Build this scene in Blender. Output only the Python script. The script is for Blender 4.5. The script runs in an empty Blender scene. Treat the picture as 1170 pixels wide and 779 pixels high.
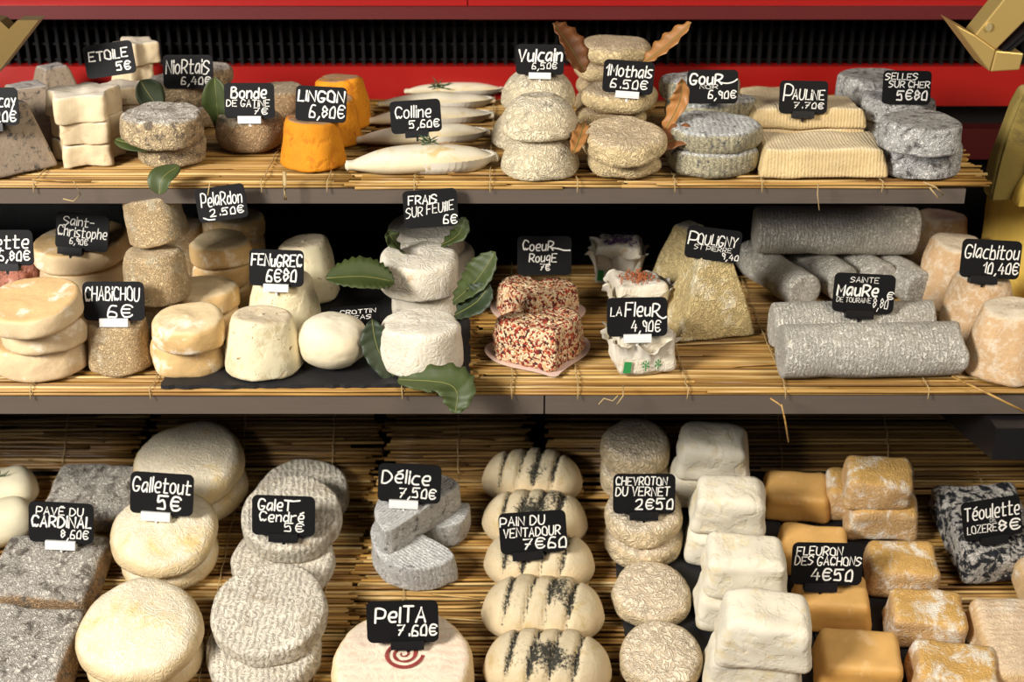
import bpy, math, random
from mathutils import Vector, Matrix, noise

# ------------------------------------------------------------ camera, light
SC = bpy.context.scene
C = SC.collection
FPX, CX0, CY0 = 1600.0, 585.0, 389.5
PITCH = math.radians(24)
EYE = Vector((0, -1.13, .56))
FW = Vector((0, math.cos(PITCH), -math.sin(PITCH)))
UP = Vector((0, math.sin(PITCH), math.cos(PITCH)))
RT = Vector((1, 0, 0))

cd = bpy.data.cameras.new('camera')
cam = bpy.data.objects.new('camera', cd)
C.objects.link(cam)
SC.camera = cam
cam.location = EYE
cam.rotation_euler = (math.radians(90) - PITCH, 0, 0)
cd.sensor_width = 36
cd.lens = 36 * FPX / 1170
cd.clip_start = .05
cd.dof.use_dof = True
cd.dof.focus_distance = 1.32
cd.dof.aperture_fstop = 5.0

SC.view_settings.view_transform = 'Standard'
SC.view_settings.look = 'None'
SC.view_settings.exposure = 0.0
SC.view_settings.gamma = 1
SC.view_settings.use_curve_mapping = False

W = bpy.data.worlds.new('world')
SC.world = W
W.use_nodes = True
W.node_tree.nodes['Background'].inputs[0].default_value = (.80, .86, 1.0, 1)
W.node_tree.nodes['Background'].inputs[1].default_value = .13


def area(name, loc, target, size, power, col, sy=None):
    l = bpy.data.lights.new(name, 'AREA')
    l.energy = power
    l.color = col
    l.shape = 'RECTANGLE'
    l.size = size
    l.size_y = sy or size
    o = bpy.data.objects.new(name, l)
    C.objects.link(o)
    o.location = loc
    d = (Vector(target) - Vector(loc)).normalized()
    o.rotation_euler = d.to_track_quat('-Z', 'Y').to_euler()
    return o


area('daylight', (-1.3, -1.2, .98), (0, .1, -.02), 0.5, 66, (1, .965, .91))
area('fill_light', (.9, -1.0, 1.15), (.1, .1, 0), .7, 17, (1, .88, .72))  # unseen warm fill, added to lift the right side

# ------------------------------------------------------------ small maths


def ray(px, py):
    return (FW * FPX + RT * (px - CX0) + UP * (CY0 - py)).normalized()


def project(p):
    d = Vector(p) - EYE
    z = d.dot(FW)
    return CX0 + FPX * d.x / z, CY0 - FPX * d.dot(UP) / z, z


TILT = math.radians(15)


class Surf:
    def __init__(s, o, tilt):
        s.o = Vector(o)
        s.t = tilt
        s.n = Vector((0, -math.sin(tilt), math.cos(tilt)))
        s.y = Vector((0, math.cos(tilt), math.sin(tilt)))

    def hit(s, px, py, h=0.0):
        d = ray(px, py)
        o = s.o + s.n * h
        t = (o - EYE).dot(s.n) / d.dot(s.n)
        return EYE + d * t


TZ = .17
T = Surf((0, 0, TZ), 0)
M = Surf((0, 0, 0), 0)
B = Surf((0, .27, -.2), TILT)


def lin(h):
    h = h.lstrip('#')
    v = [int(h[i:i + 2], 16) / 255 for i in (0, 2, 4)]
    return tuple(c / 12.92 if c < .04045 else ((c + .055) / 1.055) ** 2.4 for c in v) + (1,)


# ------------------------------------------------------------ materials
MATS = {}


def nodes(name):
    m = bpy.data.materials.new(name)
    m.use_nodes = True
    nt = m.node_tree
    return m, nt, nt.nodes['Principled BSDF']


def plain(name, col, rough=.5, metal=0, noise_amt=.0, nscale=30, bump=0, spec=.5, stretch=(1, 1, 1)):
    if name in MATS:
        return MATS[name]
    m, nt, p = nodes(name)
    p.inputs['Base Color'].default_value = lin(col)
    p.inputs['Roughness'].default_value = rough
    p.inputs['Metallic'].default_value = metal
    p.inputs['Specular IOR Level'].default_value = spec
    tc = nt.nodes.new('ShaderNodeTexCoord')
    mp = nt.nodes.new('ShaderNodeMapping')
    mp.inputs['Scale'].default_value = stretch
    nz = nt.nodes.new('ShaderNodeTexNoise')
    nz.inputs['Scale'].default_value = nscale
    nz.inputs['Detail'].default_value = 5
    nt.links.new(tc.outputs['Object'], mp.inputs['Vector'])
    nt.links.new(mp.outputs[0], nz.inputs['Vector'])
    hs = nt.nodes.new('ShaderNodeMix')
    hs.data_type = 'RGBA'
    c = lin(col)
    hs.inputs['A'].default_value = tuple(x * (1 - noise_amt) for x in c[:3]) + (1,)
    hs.inputs['B'].default_value = tuple(min(1, x * (1 + noise_amt)) for x in c[:3]) + (1,)
    nt.links.new(nz.outputs['Fac'], hs.inputs['Factor'])
    nt.links.new(hs.outputs['Result'], p.inputs['Base Color'])
    if bump:
        b = nt.nodes.new('ShaderNodeBump')
        b.inputs['Strength'].default_value = bump
        b.inputs['Distance'].default_value = .002
        nt.links.new(nz.outputs['Fac'], b.inputs['Height'])
        nt.links.new(b.outputs[0], p.inputs['Normal'])
    MATS[name] = m
    return m


def rind(name, side, top=None, spot=None, spot_amt=.45, spot_scale=60, valley=None, bump='wrinkle',
         bscale=260, bstr=.6, rough=.8, dist=.0016, ridge_dir='X', ridge_scale=110, valley_amt=.6, bottom=None,
         topcut=(.55, .85), mask=None, ridge_w=.4, ridge_dist=3.5, soft=.12):
    """A cheese rind: side / top colour, mould spots, wrinkles whose valleys have their own colour."""
    if name in MATS:
        return MATS[name]
    m, nt, p = nodes(name)
    N, L = nt.nodes, nt.links
    tc = N.new('ShaderNodeTexCoord')
    oi = N.new('ShaderNodeObjectInfo')
    add = N.new('ShaderNodeVectorMath')
    add.operation = 'ADD'
    sc = N.new('ShaderNodeVectorMath')
    sc.operation = 'SCALE'
    sc.inputs['Scale'].default_value = 1.0
    cmb = N.new('ShaderNodeCombineXYZ')
    L.new(oi.outputs['Random'], cmb.inputs[0])
    L.new(oi.outputs['Random'], cmb.inputs[2])
    L.new(cmb.outputs[0], sc.inputs[0])
    L.new(tc.outputs['Object'], add.inputs[0])
    L.new(sc.outputs[0], add.inputs[1])
    V = add.outputs[0]

    def noise_n(scale, detail=3, distn=0.0, rough_=.55):
        n = N.new('ShaderNodeTexNoise')
        n.inputs['Scale'].default_value = scale
        n.inputs['Detail'].default_value = detail
        n.inputs['Distortion'].default_value = distn
        n.inputs['Roughness'].default_value = rough_
        L.new(V, n.inputs['Vector'])
        return n.outputs['Fac']

    def mr(x, a, b, c=0, d=1):
        r = N.new('ShaderNodeMapRange')
        r.inputs[1].default_value, r.inputs[2].default_value = a, b
        r.inputs[3].default_value, r.inputs[4].default_value = c, d
        L.new(x, r.inputs[0])
        return r.outputs[0]

    def mix(f, a, b):
        x = N.new('ShaderNodeMix')
        x.data_type = 'RGBA'
        for s, v in (('Factor', f), ('A', a), ('B', b)):
            if isinstance(v, (tuple, float, int)):
                x.inputs[s].default_value = v
            else:
                L.new(v, x.inputs[s])
        return x.outputs['Result']

    def math_(op, a, b=None):
        x = N.new('ShaderNodeMath')
        x.operation = op
        for i, v in enumerate((a, b)):
            if v is None:
                continue
            if isinstance(v, (float, int)):
                x.inputs[i].default_value = v
            else:
                L.new(v, x.inputs[i])
        return x.outputs[0]
    s = lin(side)
    dk = tuple(c * .80 for c in s[:3]) + (1,)
    col = mix(mr(noise_n(22, 4), .35, .65), dk, s)
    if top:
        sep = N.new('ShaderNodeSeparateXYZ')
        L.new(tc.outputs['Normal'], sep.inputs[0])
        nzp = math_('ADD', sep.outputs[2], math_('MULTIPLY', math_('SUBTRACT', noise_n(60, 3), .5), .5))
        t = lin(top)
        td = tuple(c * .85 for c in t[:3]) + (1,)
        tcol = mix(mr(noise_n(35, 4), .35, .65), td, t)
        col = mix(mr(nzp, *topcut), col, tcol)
    # relief
    if bump == 'wrinkle':
        n1 = noise_n(bscale, 2.5, 1.6)
        h = math_('MULTIPLY', math_('ABSOLUTE', math_('SUBTRACT', n1, .5)), 7.0)
        h = math_('MINIMUM', h, 1.0)
    elif bump == 'ridge':
        w = N.new('ShaderNodeTexWave')
        w.wave_type = 'BANDS'
        w.bands_direction = ridge_dir
        w.inputs['Scale'].default_value = ridge_scale
        w.inputs['Distortion'].default_value = ridge_dist
        w.inputs['Detail'].default_value = 2
        w.inputs['Detail Scale'].default_value = 1.6
        L.new(V, w.inputs['Vector'])
        n1 = noise_n(bscale, 2.5, 1.6)
        h2 = math_('MINIMUM', math_('MULTIPLY', math_('ABSOLUTE', math_('SUBTRACT', n1, .5)), 9.0), 1.0)
        h = math_('ADD', math_('MULTIPLY', w.outputs['Fac'], ridge_w), math_('MULTIPLY', h2, 1 - ridge_w))
    elif bump == 'pit':
        n1 = noise_n(bscale, 5, .3)
        h = mr(n1, .36, .52)
    else:
        h = noise_n(bscale, 6, .2, .7)
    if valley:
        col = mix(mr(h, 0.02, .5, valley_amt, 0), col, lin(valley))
    if spot:
        sp = noise_n(spot_scale, 6, .4, .72)
        e = .5 + (.5 - spot_amt) * .30
        col = mix(mr(sp, e, e + soft), col, lin(spot))
    if mask:
        at = N.new('ShaderNodeAttribute')
        at.attribute_name = 'mould'
        f = mr(math_('ADD', math_('MULTIPLY', at.outputs['Fac'], 1.15), math_('MULTIPLY', math_('SUBTRACT', noise_n(300, 5, .3, .7), .5), 2.4)), .52, 1.0)
        col = mix(f, col, lin(mask))
    L.new(col, p.inputs['Base Color'])
    p.inputs['Roughness'].default_value = rough
    p.inputs['Specular IOR Level'].default_value = .3
    fine = noise_n(bscale * 3, 3)
    hh = math_('ADD', h, math_('MULTIPLY', fine, .18))
    b = N.new('ShaderNodeBump')
    b.inputs['Strength'].default_value = bstr
    b.inputs['Distance'].default_value = dist
    L.new(hh, b.inputs['Height'])
    L.new(b.outputs[0], p.inputs['Normal'])
    MATS[name] = m
    return m


def speckle(name, cols, scale=330, bstr=.9):
    """A crust of crushed peppercorns: one colour per grain."""
    m, nt, p = nodes(name)
    N, L = nt.nodes, nt.links
    tc = N.new('ShaderNodeTexCoord')
    nz = N.new('ShaderNodeTexNoise')
    nz.inputs['Scale'].default_value = 220
    va = N.new('ShaderNodeVectorMath')
    va.operation = 'MULTIPLY_ADD'
    va.inputs[1].default_value = (.004, .004, .004)
    L.new(tc.outputs['Object'], nz.inputs['Vector'])
    L.new(nz.outputs['Color'], va.inputs[0])
    L.new(tc.outputs['Object'], va.inputs[2])
    vo = N.new('ShaderNodeTexVoronoi')
    vo.inputs['Scale'].default_value = scale
    L.new(va.outputs[0], vo.inputs['Vector'])
    sp = N.new('ShaderNodeSeparateColor')
    L.new(vo.outputs['Color'], sp.inputs[0])
    cr = N.new('ShaderNodeValToRGB')
    cr.color_ramp.interpolation = 'CONSTANT'
    e = cr.color_ramp.elements
    e[0].position, e[0].color = 0, lin(cols[0][1])
    e[1].position, e[1].color = cols[1][0], lin(cols[1][1])
    for pos, c in cols[2:]:
        x = e.new(pos)
        x.color = lin(c)
    L.new(sp.outputs[0], cr.inputs[0])
    L.new(cr.outputs[0], p.inputs['Base Color'])
    p.inputs['Roughness'].default_value = .7
    b = N.new('ShaderNodeBump')
    b.inputs['Strength'].default_value = bstr
    b.inputs['Distance'].default_value = .002
    b.invert = True
    L.new(vo.outputs['Distance'], b.inputs['Height'])
    L.new(b.outputs[0], p.inputs['Normal'])
    MATS[name] = m
    return m


def straw_mat(name, a, b_, c):
    m, nt, p = nodes(name)
    N, L = nt.nodes, nt.links
    g = N.new('ShaderNodeNewGeometry')
    cr = N.new('ShaderNodeValToRGB')
    e = cr.color_ramp.elements
    e[0].color, e[1].color = lin(a), lin(c)
    x = e.new(.5)
    x.color = lin(b_)
    L.new(g.outputs['Random Per Island'], cr.inputs[0])
    tc = N.new('ShaderNodeTexCoord')
    mp = N.new('ShaderNodeMapping')
    mp.inputs['Scale'].default_value = (12, 300, 300)
    L.new(tc.outputs['Object'], mp.inputs[0])
    nz = N.new('ShaderNodeTexNoise')
    nz.inputs['Scale'].default_value = 1
    nz.inputs['Detail'].default_value = 4
    L.new(mp.outputs[0], nz.inputs['Vector'])
    r = N.new('ShaderNodeMapRange')
    r.inputs[1].default_value, r.inputs[2].default_value = .4, .7
    L.new(nz.outputs['Fac'], r.inputs[0])
    mx = N.new('ShaderNodeMix')
    mx.data_type = 'RGBA'
    mx.blend_type = 'MULTIPLY'
    mx.inputs['B'].default_value = (.52, .40, .26, 1)
    L.new(r.outputs[0], mx.inputs['Factor'])
    L.new(cr.outputs[0], mx.inputs['A'])
    L.new(mx.outputs['Result'], p.inputs['Base Color'])
    p.inputs['Roughness'].default_value = .42
    MATS[name] = m
    return m


# ------------------------------------------------------------ object helpers
def link(o, parent=None):
    C.objects.link(o)
    if parent is not None:
        o.parent = parent
    return o


def mesh_obj(name, verts, faces, mat, parent=None, smooth=True, attr=None):
    me = bpy.data.meshes.new(name)
    me.from_pydata([tuple(v) for v in verts], [], faces)
    me.update()
    if smooth:
        me.polygons.foreach_set('use_smooth', [True] * len(me.polygons))
    if attr:
        a = me.attributes.new('mould', 'FLOAT', 'POINT')
        a.data.foreach_set('value', attr)
    if mat:
        me.materials.append(mat)
    return link(bpy.data.objects.new(name, me), parent)


def empty(name, loc=(0, 0, 0)):
    o = bpy.data.objects.new(name, None)
    o.empty_display_size = .02
    C.objects.link(o)
    o.location = loc
    return o


def tag(o, label=None, cat=None, group=None, kind=None):
    if label:
        o['label'] = label
    if cat:
        o['category'] = cat
    if group:
        o['group'] = group
    if kind:
        o['kind'] = kind
    return o


class MB:
    """collects shapes into one mesh"""

    def __init__(s):
        s.v, s.f = [], []

    def add(s, v, f):
        n = len(s.v)
        s.v += [Vector(x) for x in v]
        s.f += [tuple(i + n for i in q) for q in f]

    def box(s, x0, x1, y0, y1, z0, z1):
        v = [(x, y, z) for x in (x0, x1) for y in (y0, y1) for z in (z0, z1)]
        s.add(v, [(0, 1, 3, 2), (4, 6, 7, 5), (0, 4, 5, 1), (2, 3, 7, 6), (0, 2, 6, 4), (1, 5, 7, 3)])

    def prism(s, pts, d):
        """pts: 3D outline, extruded by the vector d"""
        n = len(pts)
        d = Vector(d)
        v = [Vector(p) for p in pts] + [Vector(p) + d for p in pts]
        f = [tuple(range(n - 1, -1, -1)), tuple(range(n, 2 * n))]
        f += [(i, (i + 1) % n, n + (i + 1) % n, n + i) for i in range(n)]
        s.add(v, f)

    def tube(s, pts, r, n=6, cap=True):
        pts = [Vector(p) for p in pts]
        rs = r if isinstance(r, (list, tuple)) else [r] * len(pts)
        v = []
        ref = Vector((0, 0, 1))
        for i, p in enumerate(pts):
            t = (pts[min(i + 1, len(pts) - 1)] - pts[max(i - 1, 0)]).normalized()
            a = t.cross(ref)
            if a.length < .1:
                a = t.cross(Vector((0, 1, 0)))
            a.normalize()
            b = a.cross(t).normalized()
            for k in range(n):
                an = 2 * math.pi * k / n
                v.append(p + (a * math.cos(an) + b * math.sin(an)) * rs[i])
        f = []
        for i in range(len(pts) - 1):
            for k in range(n):
                k2 = (k + 1) % n
                f.append((i * n + k, i * n + k2, (i + 1) * n + k2, (i + 1) * n + k))
        if cap:
            f.append(tuple(range(n - 1, -1, -1)))
            f.append(tuple((len(pts) - 1) * n + k for k in range(n)))
        s.add(v, f)

    def build(s, name, mat, parent=None, smooth=False):
        return mesh_obj(name, s.v, s.f, mat, parent, smooth)


# ------------------------------------------------------------ cheese shapes
def nz3(p, sc, seed):
    return noise.noise(Vector((p[0] * sc + seed * 7.3, p[1] * sc - seed * 3.1, p[2] * sc + seed * 1.7)))


def lathe(rb, rt, h, eb=.004, et=.005, dome=0.0, bulge=0.0, amp=.0012, sc=45, seed=0, rf=None, nseg=72, skew=.05,
          amp2=.0004, sc2=170, dip=None, topd=None):
    """rounded cylinder / cone / dome; rf(theta) bends the outline (star, heart, half moon)"""
    prof = []
    NA = 6

    def side_r(z):
        t = min(1, max(0, z / h))
        return rb + (rt - rb) * t + bulge * math.sin(math.pi * t)
    eb = min(eb, h * .48)
    et = min(et, h * .48)
    for k in range(4):
        prof.append((max(.0001, (rb - eb) * k / 4), 0))
    for k in range(NA):
        a = math.pi / 2 * k / (NA - 1)
        z = eb * (1 - math.cos(a))
        prof.append((side_r(z) - eb * (1 - math.sin(a)), z))
    ns = 9
    for k in range(1, ns):
        z = eb + (h - et - eb) * k / ns
        prof.append((side_r(z), z))
    for k in range(NA + 1):
        a = math.pi / 2 * k / NA
        z = h - et + et * math.sin(a)
        prof.append((side_r(min(z, h)) - et * (1 - math.cos(a)), z))
    rr = prof[-1][0]
    for k in range(1, 10):
        q = rr * (1 - k / 10)
        prof.append((q, h + dome * (1 - (q / rr) ** 2)))
    verts = []
    for (r, z) in prof:
        for i in range(nseg):
            th = 2 * math.pi * i / nseg
            m = rf(th) if rf else 1.0
            m *= 1 + skew * noise.noise(Vector((math.cos(th) * .9 + seed, math.sin(th) * .9, seed * .37)))
            x, y = math.cos(th) * r * m, math.sin(th) * r * m
            dz = 0
            if z > h * .3:
                dz = nz3((x, y, 0), 14, seed + 5) * skew * h * 2.5 * min(1, (z / h))
            verts.append(Vector((x, y, z + dz)))
    bot = Vector((0, 0, 0))
    top = Vector((0, 0, h + dome))
    verts += [bot, top]
    n = len(prof)
    faces = []
    for j in range(n - 1):
        for i in range(nseg):
            i2 = (i + 1) % nseg
            faces.append((j * nseg + i, j * nseg + i2, (j + 1) * nseg + i2, (j + 1) * nseg + i))
    B0 = n * nseg
    for i in range(nseg):
        i2 = (i + 1) % nseg
        faces.append((B0, i2, i))
        faces.append((B0 + 1, (n - 1) * nseg + i, (n - 1) * nseg + i2))
    cen = Vector((0, 0, h * .5))
    for i, v in enumerate(verts):
        d = Vector((v.x, v.y, (v.z - h * .5) * (rb / h)))
        if d.length < 1e-6:
            d = Vector((0, 0, 1))
        d.normalize()
        a = nz3(v, sc, seed) * amp * 1.7 + nz3(v, sc2, seed + 9) * amp2 * 1.3
        if topd and v.z > h * .7:
            a += topd(v)
        verts[i] = v + d * a
    return verts, faces


def rbox(w, d, h, r=.006, taper=1.0, n=15, amp=.0012, sc=40, seed=0, amp2=.0004, sc2=170, bulge=0.0, sag=0.0, fn=None):
    """rounded block standing on z=0"""
    hx, hy, hz = w / 2, d / 2, h / 2
    r = min(r, hx * .95, hy * .95, hz * .95)

    def ts(hh):
        e = r / hh
        a = [-1, -1 + e * .3, -1 + e * .65, -1 + e]
        m = [-1 + e + (2 - 2 * e) * k / (n - 7) for k in range(1, n - 7)]
        b = [1 - e, 1 - e * .65, 1 - e * .3, 1]
        return a + m + b
    X, Y, Z = ts(hx), ts(hy), ts(hz)
    idx, verts, faces = {}, [], []

    def vid(i, j, k):
        key = (i, j, k)
        if key not in idx:
            p = Vector((X[i] * hx, Y[j] * hy, Z[k] * hz))
            q = Vector((max(-(hx - r), min(hx - r, p.x)), max(-(hy - r), min(hy - r, p.y)), max(-(hz - r), min(hz - r, p.z))))
            dd = p - q
            if dd.length > 1e-9:
                p = q + dd.normalized() * r
            t = (p.z + hz) / h
            s_ = 1 + (taper - 1) * t + bulge * math.sin(math.pi * t)
            p = Vector((p.x * s_, p.y * s_, p.z + hz))
            if sag:
                p.z -= sag * ((p.x / hx) ** 2 + (p.y / hy) ** 2) * t
            dn = Vector((p.x / hx, p.y / hy, (p.z - hz) / hz))
            dn = Vector([c ** 3 for c in dn])
            if dn.length > 1e-6:
                dn.normalize()
            p += dn * (nz3(p, sc, seed) * amp * 1.6 + nz3(p, sc2, seed + 4) * amp2 * 1.3)
            p += Vector((nz3(p, 14, seed + 2), nz3(p, 14, seed + 3), nz3(p, 14, seed + 6) * (p.z / h))) * amp * 2.0
            if fn:
                p = fn(p)
            idx[key] = len(verts)
            verts.append(p)
        return idx[key]
    nx, ny, nz_ = len(X) - 1, len(Y) - 1, len(Z) - 1
    for i in range(nx):
        for j in range(ny):
            faces.append((vid(i, j, 0), vid(i, j + 1, 0), vid(i + 1, j + 1, 0), vid(i + 1, j, 0)))
            faces.append((vid(i, j, nz_), vid(i + 1, j, nz_), vid(i + 1, j + 1, nz_), vid(i, j + 1, nz_)))
    for i in range(nx):
        for k in range(nz_):
            faces.append((vid(i, 0, k), vid(i + 1, 0, k), vid(i + 1, 0, k + 1), vid(i, 0, k + 1)))
            faces.append((vid(i, ny, k), vid(i, ny, k + 1), vid(i + 1, ny, k + 1), vid(i + 1, ny, k)))
    for j in range(ny):
        for k in range(nz_):
            faces.append((vid(0, j, k), vid(0, j, k + 1), vid(0, j + 1, k + 1), vid(0, j + 1, k)))
            faces.append((vid(nx, j, k), vid(nx, j + 1, k), vid(nx, j + 1, k + 1), vid(nx, j, k + 1)))
    return verts, faces


def spindle(L_, w, h, prof, flat=.35, amp=.001, sc=40, seed=0, fn=None, ns=48, nr=36, ex=2.0, pleat=None):
    """long body along x lying on z=0; prof(s) in 0..1 gives the girth at s in -1..1"""
    verts, faces = [], []
    for i in range(ns + 1):
        s = -math.cos(math.pi * i / ns)
        g = max(.001, prof(s))
        for k in range(nr):
            a = 2 * math.pi * k / nr
            ca, sa = math.cos(a), math.sin(a)
            cx = math.copysign(abs(ca) ** (2 / ex), ca) * w / 2 * g
            cz = math.copysign(abs(sa) ** (2 / ex), sa) * h / 2 * g
            base = h * .5 * (1 - .35 * (1 - g))
            z = base + cz
            z = max(z, flat * .02 * h + max(0, (flat * h * .5 - z)) * -.0) if z < 0 else z
            zmin = h * .5 - h * .5 * (1 - flat * .5)
            z = max(z, zmin) - zmin
            v = Vector((s * L_ / 2, cx, z))
            d = Vector((0, ca, sa))
            v += d * nz3(v, sc, seed) * amp
            if z <= .0002:
                v.z = z
            if fn:
                v = fn(v, s, ca, sa)
            verts.append(v)
    for i in range(ns):
        for k in range(nr):
            k2 = (k + 1) % nr
            faces.append((i * nr + k, (i + 1) * nr + k, (i + 1) * nr + k2, i * nr + k2))
    faces.append(tuple(range(nr)))
    faces.append(tuple(ns * nr + k for k in range(nr - 1, -1, -1)))
    return verts, faces


# outline functions
def poly_rf(pts, soft=0.0):
    """radius multiplier of a closed outline (unit half-width) seen from the origin"""
    n = len(pts)

    def raw(th):
        d = (math.cos(th), math.sin(th))
        best = 0
        for i in range(n):
            (x1, y1), (x2, y2) = pts[i], pts[(i + 1) % n]
            ex, ey = x2 - x1, y2 - y1
            den = d[0] * ey - d[1] * ex
            if abs(den) < 1e-9:
                continue
            t = (x1 * ey - y1 * ex) / den
            u = (x1 * d[1] - y1 * d[0]) / den
            if t > 0 and -1e-6 <= u <= 1 + 1e-6:
                best = max(best, t)
        return best

    def f(th):
        if not soft:
            return raw(th)
        return sum(raw(th + soft * k) for k in (-2, -1, 0, 1, 2)) / 5
    return f


STAR = poly_rf([(math.cos(math.pi / 2 + k * math.pi / 5) * (1.02 if k % 2 == 0 else .66),
                 math.sin(math.pi / 2 + k * math.pi / 5) * (1.02 if k % 2 == 0 else .66)) for k in range(10)], .05)
hp = []
for k in range(60):
    t = 2 * math.pi * k / 60
    hp.append((16 * math.sin(t) ** 3 / 16.5, (13 * math.cos(t) - 5 * math.cos(2 * t) - 2 * math.cos(3 * t) - math.cos(4 * t)) / 16.5 + .12))
HEART = poly_rf(hp, .05)
MOON = poly_rf([(math.cos(a), math.sin(a) * .98 - .36) for a in [math.pi * k / 24 for k in range(25)]], .045)
DROP = poly_rf([(math.cos(a) * (1.0 if math.cos(a) < .2 else 1.0 + .14 * max(0, math.cos(a)) ** 8), math.sin(a) * .92) for a in [2 * math.pi * k / 48 for k in range(48)]], .02)
# ------------------------------------------------------------ hand lettering
G = {
    'A': "022842;1434", 'B': "0208;~0828372605;~052644322202", 'C': "~47381806051223 3243".replace(' ', ''), 'D': "0208;~082846442202",
    'E': "48080242;0535", 'F': "480802;0535", 'G': "~473818060412324444;4424", 'H': "0802;4842;0545", 'I': "0802", 'L': "080232",
    'M': "0208244842", 'N': "02084248", 'O': "~28070504032242 44454628".replace(' ', ''), 'P': "0208;~082847453404", 'R': "0208;~0828473504;2442",
    'S': "~4738180706254433 2202".replace(' ', ''), 'T': "0848;2822", 'U': "~080412324448", 'V': "082248", 'Y': "082548;2522", 'Z': "08480242",
    'a': "~3616040312233436;3632", 'b': "0802;~0526343202", 'c': "~3616040312 32".replace(' ', ''), 'd': "~351604031233;3832",
    'e': "~04343616041232", 'f': "~38281612;0636", 'g': "~361604133436;~36313000", 'h': "0802;~05263532", 'i': "0602;0708",
    'l': "0802", 'm': "0602;~05162522;~25364542", 'n': "0602;~05263532", 'o': "~160503122233352616", 'p': "0600;~0526342202",
    'r': "0602;~052636", 's': "~3616051433221202", 't': "~18131232;0636", 'u': "~06031233;3632", 'y': "0623;3600",
    '0': "~2806030222323628", '1': "062822", '2': "~0718383502;0242", '4': "280444;3632", '5': "4808;~0805263432 1202".replace(' ', ''),
    '6': "~3818050212323415 04".replace(' ', ''), '7': "084812;1535", '8': "~2807351323 04353828".replace(' ', ''), '9': "~3527072535;3822",
    '€': "~47381806041232 43".replace(' ', ''), ',': "1200", '.': "1213", '-': "0535",
}
G['8'] = "~25361828 3615042232 3425".replace(' ', '')
G['8'] = "~1827361504122334 2506 18".replace(' ', '')
G['9'] = "~3527180715 35;3732".replace(' ', '')
G['€2'] = "0636;0434"
G['é'] = G['e'] + ";1738"
G['É'] = G['E'] + ";1939"
G['~'] = "~02112243"


def smooth_pl(pts, closed=False, n=5):
    if len(pts) < 3:
        return pts
    out = []
    m = len(pts)
    for i in range(m - 1):
        p0 = pts[i - 1] if i > 0 else (pts[m - 2] if closed else pts[0])
        p1, p2 = pts[i], pts[i + 1]
        p3 = pts[i + 2] if i + 2 < m else (pts[1] if closed else pts[-1])
        for k in range(n):
            t = k / n
            out.append(tuple(.5 * ((2 * p1[j]) + (-p0[j] + p2[j]) * t + (2 * p0[j] - 5 * p1[j] + 4 * p2[j] - p3[j]) * t * t +
                                   (-p0[j] + 3 * p1[j] - 3 * p2[j] + p3[j]) * t ** 3) for j in (0, 1)))
    out.append(pts[-1])
    return out


def glyph(ch):
    src = G[ch] + (';' + G['€2'] if ch == '€' else '')
    res = []
    for s in src.split(';'):
        sm = s.startswith('~')
        s = s.lstrip('~')
        pts = [(int(s[i]), (int(s[i + 1]) - 2) / 6) for i in range(0, len(s), 2)]
        if sm:
            pts = smooth_pl(pts, pts[0] == pts[-1])
        res.append(pts)
    return res


def text_strokes(txt, x0, x1, yb, cap, slant=.08, seed=0):
    """strokes in board units (metres); the line is fitted between x0 and x1"""
    rnd = random.Random(seed)
    pen, st = 0.0, []
    for ch in txt:
        if ch == ' ':
            pen += 2.6
            continue
        g = glyph(ch)
        mx = max(p[0] for s in g for p in s)
        sc = .82 if ch.isdigit() or ch == '€' else 1
        jy = rnd.uniform(-.05, .05)
        jh = rnd.uniform(.94, 1.06)
        for s in g:
            st.append([(pen + p[0] * sc, p[1] * jh + jy) for p in s])
        pen += mx * sc + (1.5 if ch not in ',.i' else 1.3)
    pen -= 1.4
    k = (x1 - x0) / pen
    return [[(x0 + p[0] * k + p[1] * cap * slant, yb + p[1] * cap) for p in s] for s in st]


def ribbon(mb, pts, hw, z):
    P = [Vector((p[0], p[1], 0)) for p in pts]
    n = len(P)
    L_, R_ = [], []
    for i in range(n):
        t = (P[min(i + 1, n - 1)] - P[max(i - 1, 0)])
        if t.length < 1e-9:
            t = Vector((1, 0, 0))
        t.normalize()
        nn = Vector((-t.y, t.x, 0))
        L_.append(P[i] + nn * hw)
        R_.append(P[i] - nn * hw)
    # outlines become a thin raised coat of paint
    for i in range(n - 1):
        q = [R_[i], R_[i + 1], L_[i + 1], L_[i]]
        mb.add([Vector((a.x, a.y, z)) for a in q], [(0, 1, 2, 3)])
    for c in (P if n < 4 else [P[0], P[-1]]):
        mb.add([Vector((c.x + hw * math.cos(k * math.pi / 4), c.y + hw * math.sin(k * math.pi / 4), z + .00002)) for k in range(8)], [tuple(range(8))])


BOARD = plain('slate_board', '#0d0c0d', .6, spec=.2, nscale=60, noise_amt=.15)
INK = plain('chalk_ink', '#ece8df', .7)
CLIPW = plain('white_clip', '#e8e6e2', .4)
CLIPB = plain('black_clip', '#151415', .35)
SIGNS = []


def frame_at(loc, yaw, back, roll):
    """matrix: x right, y up, z out of the face towards the viewer"""
    m = Matrix.Rotation(yaw, 4, 'Z') @ Matrix.Rotation(math.radians(90) - back, 4, 'X') @ Matrix.Rotation(roll, 4, 'Z')
    return Matrix.Translation(loc) @ m


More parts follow.
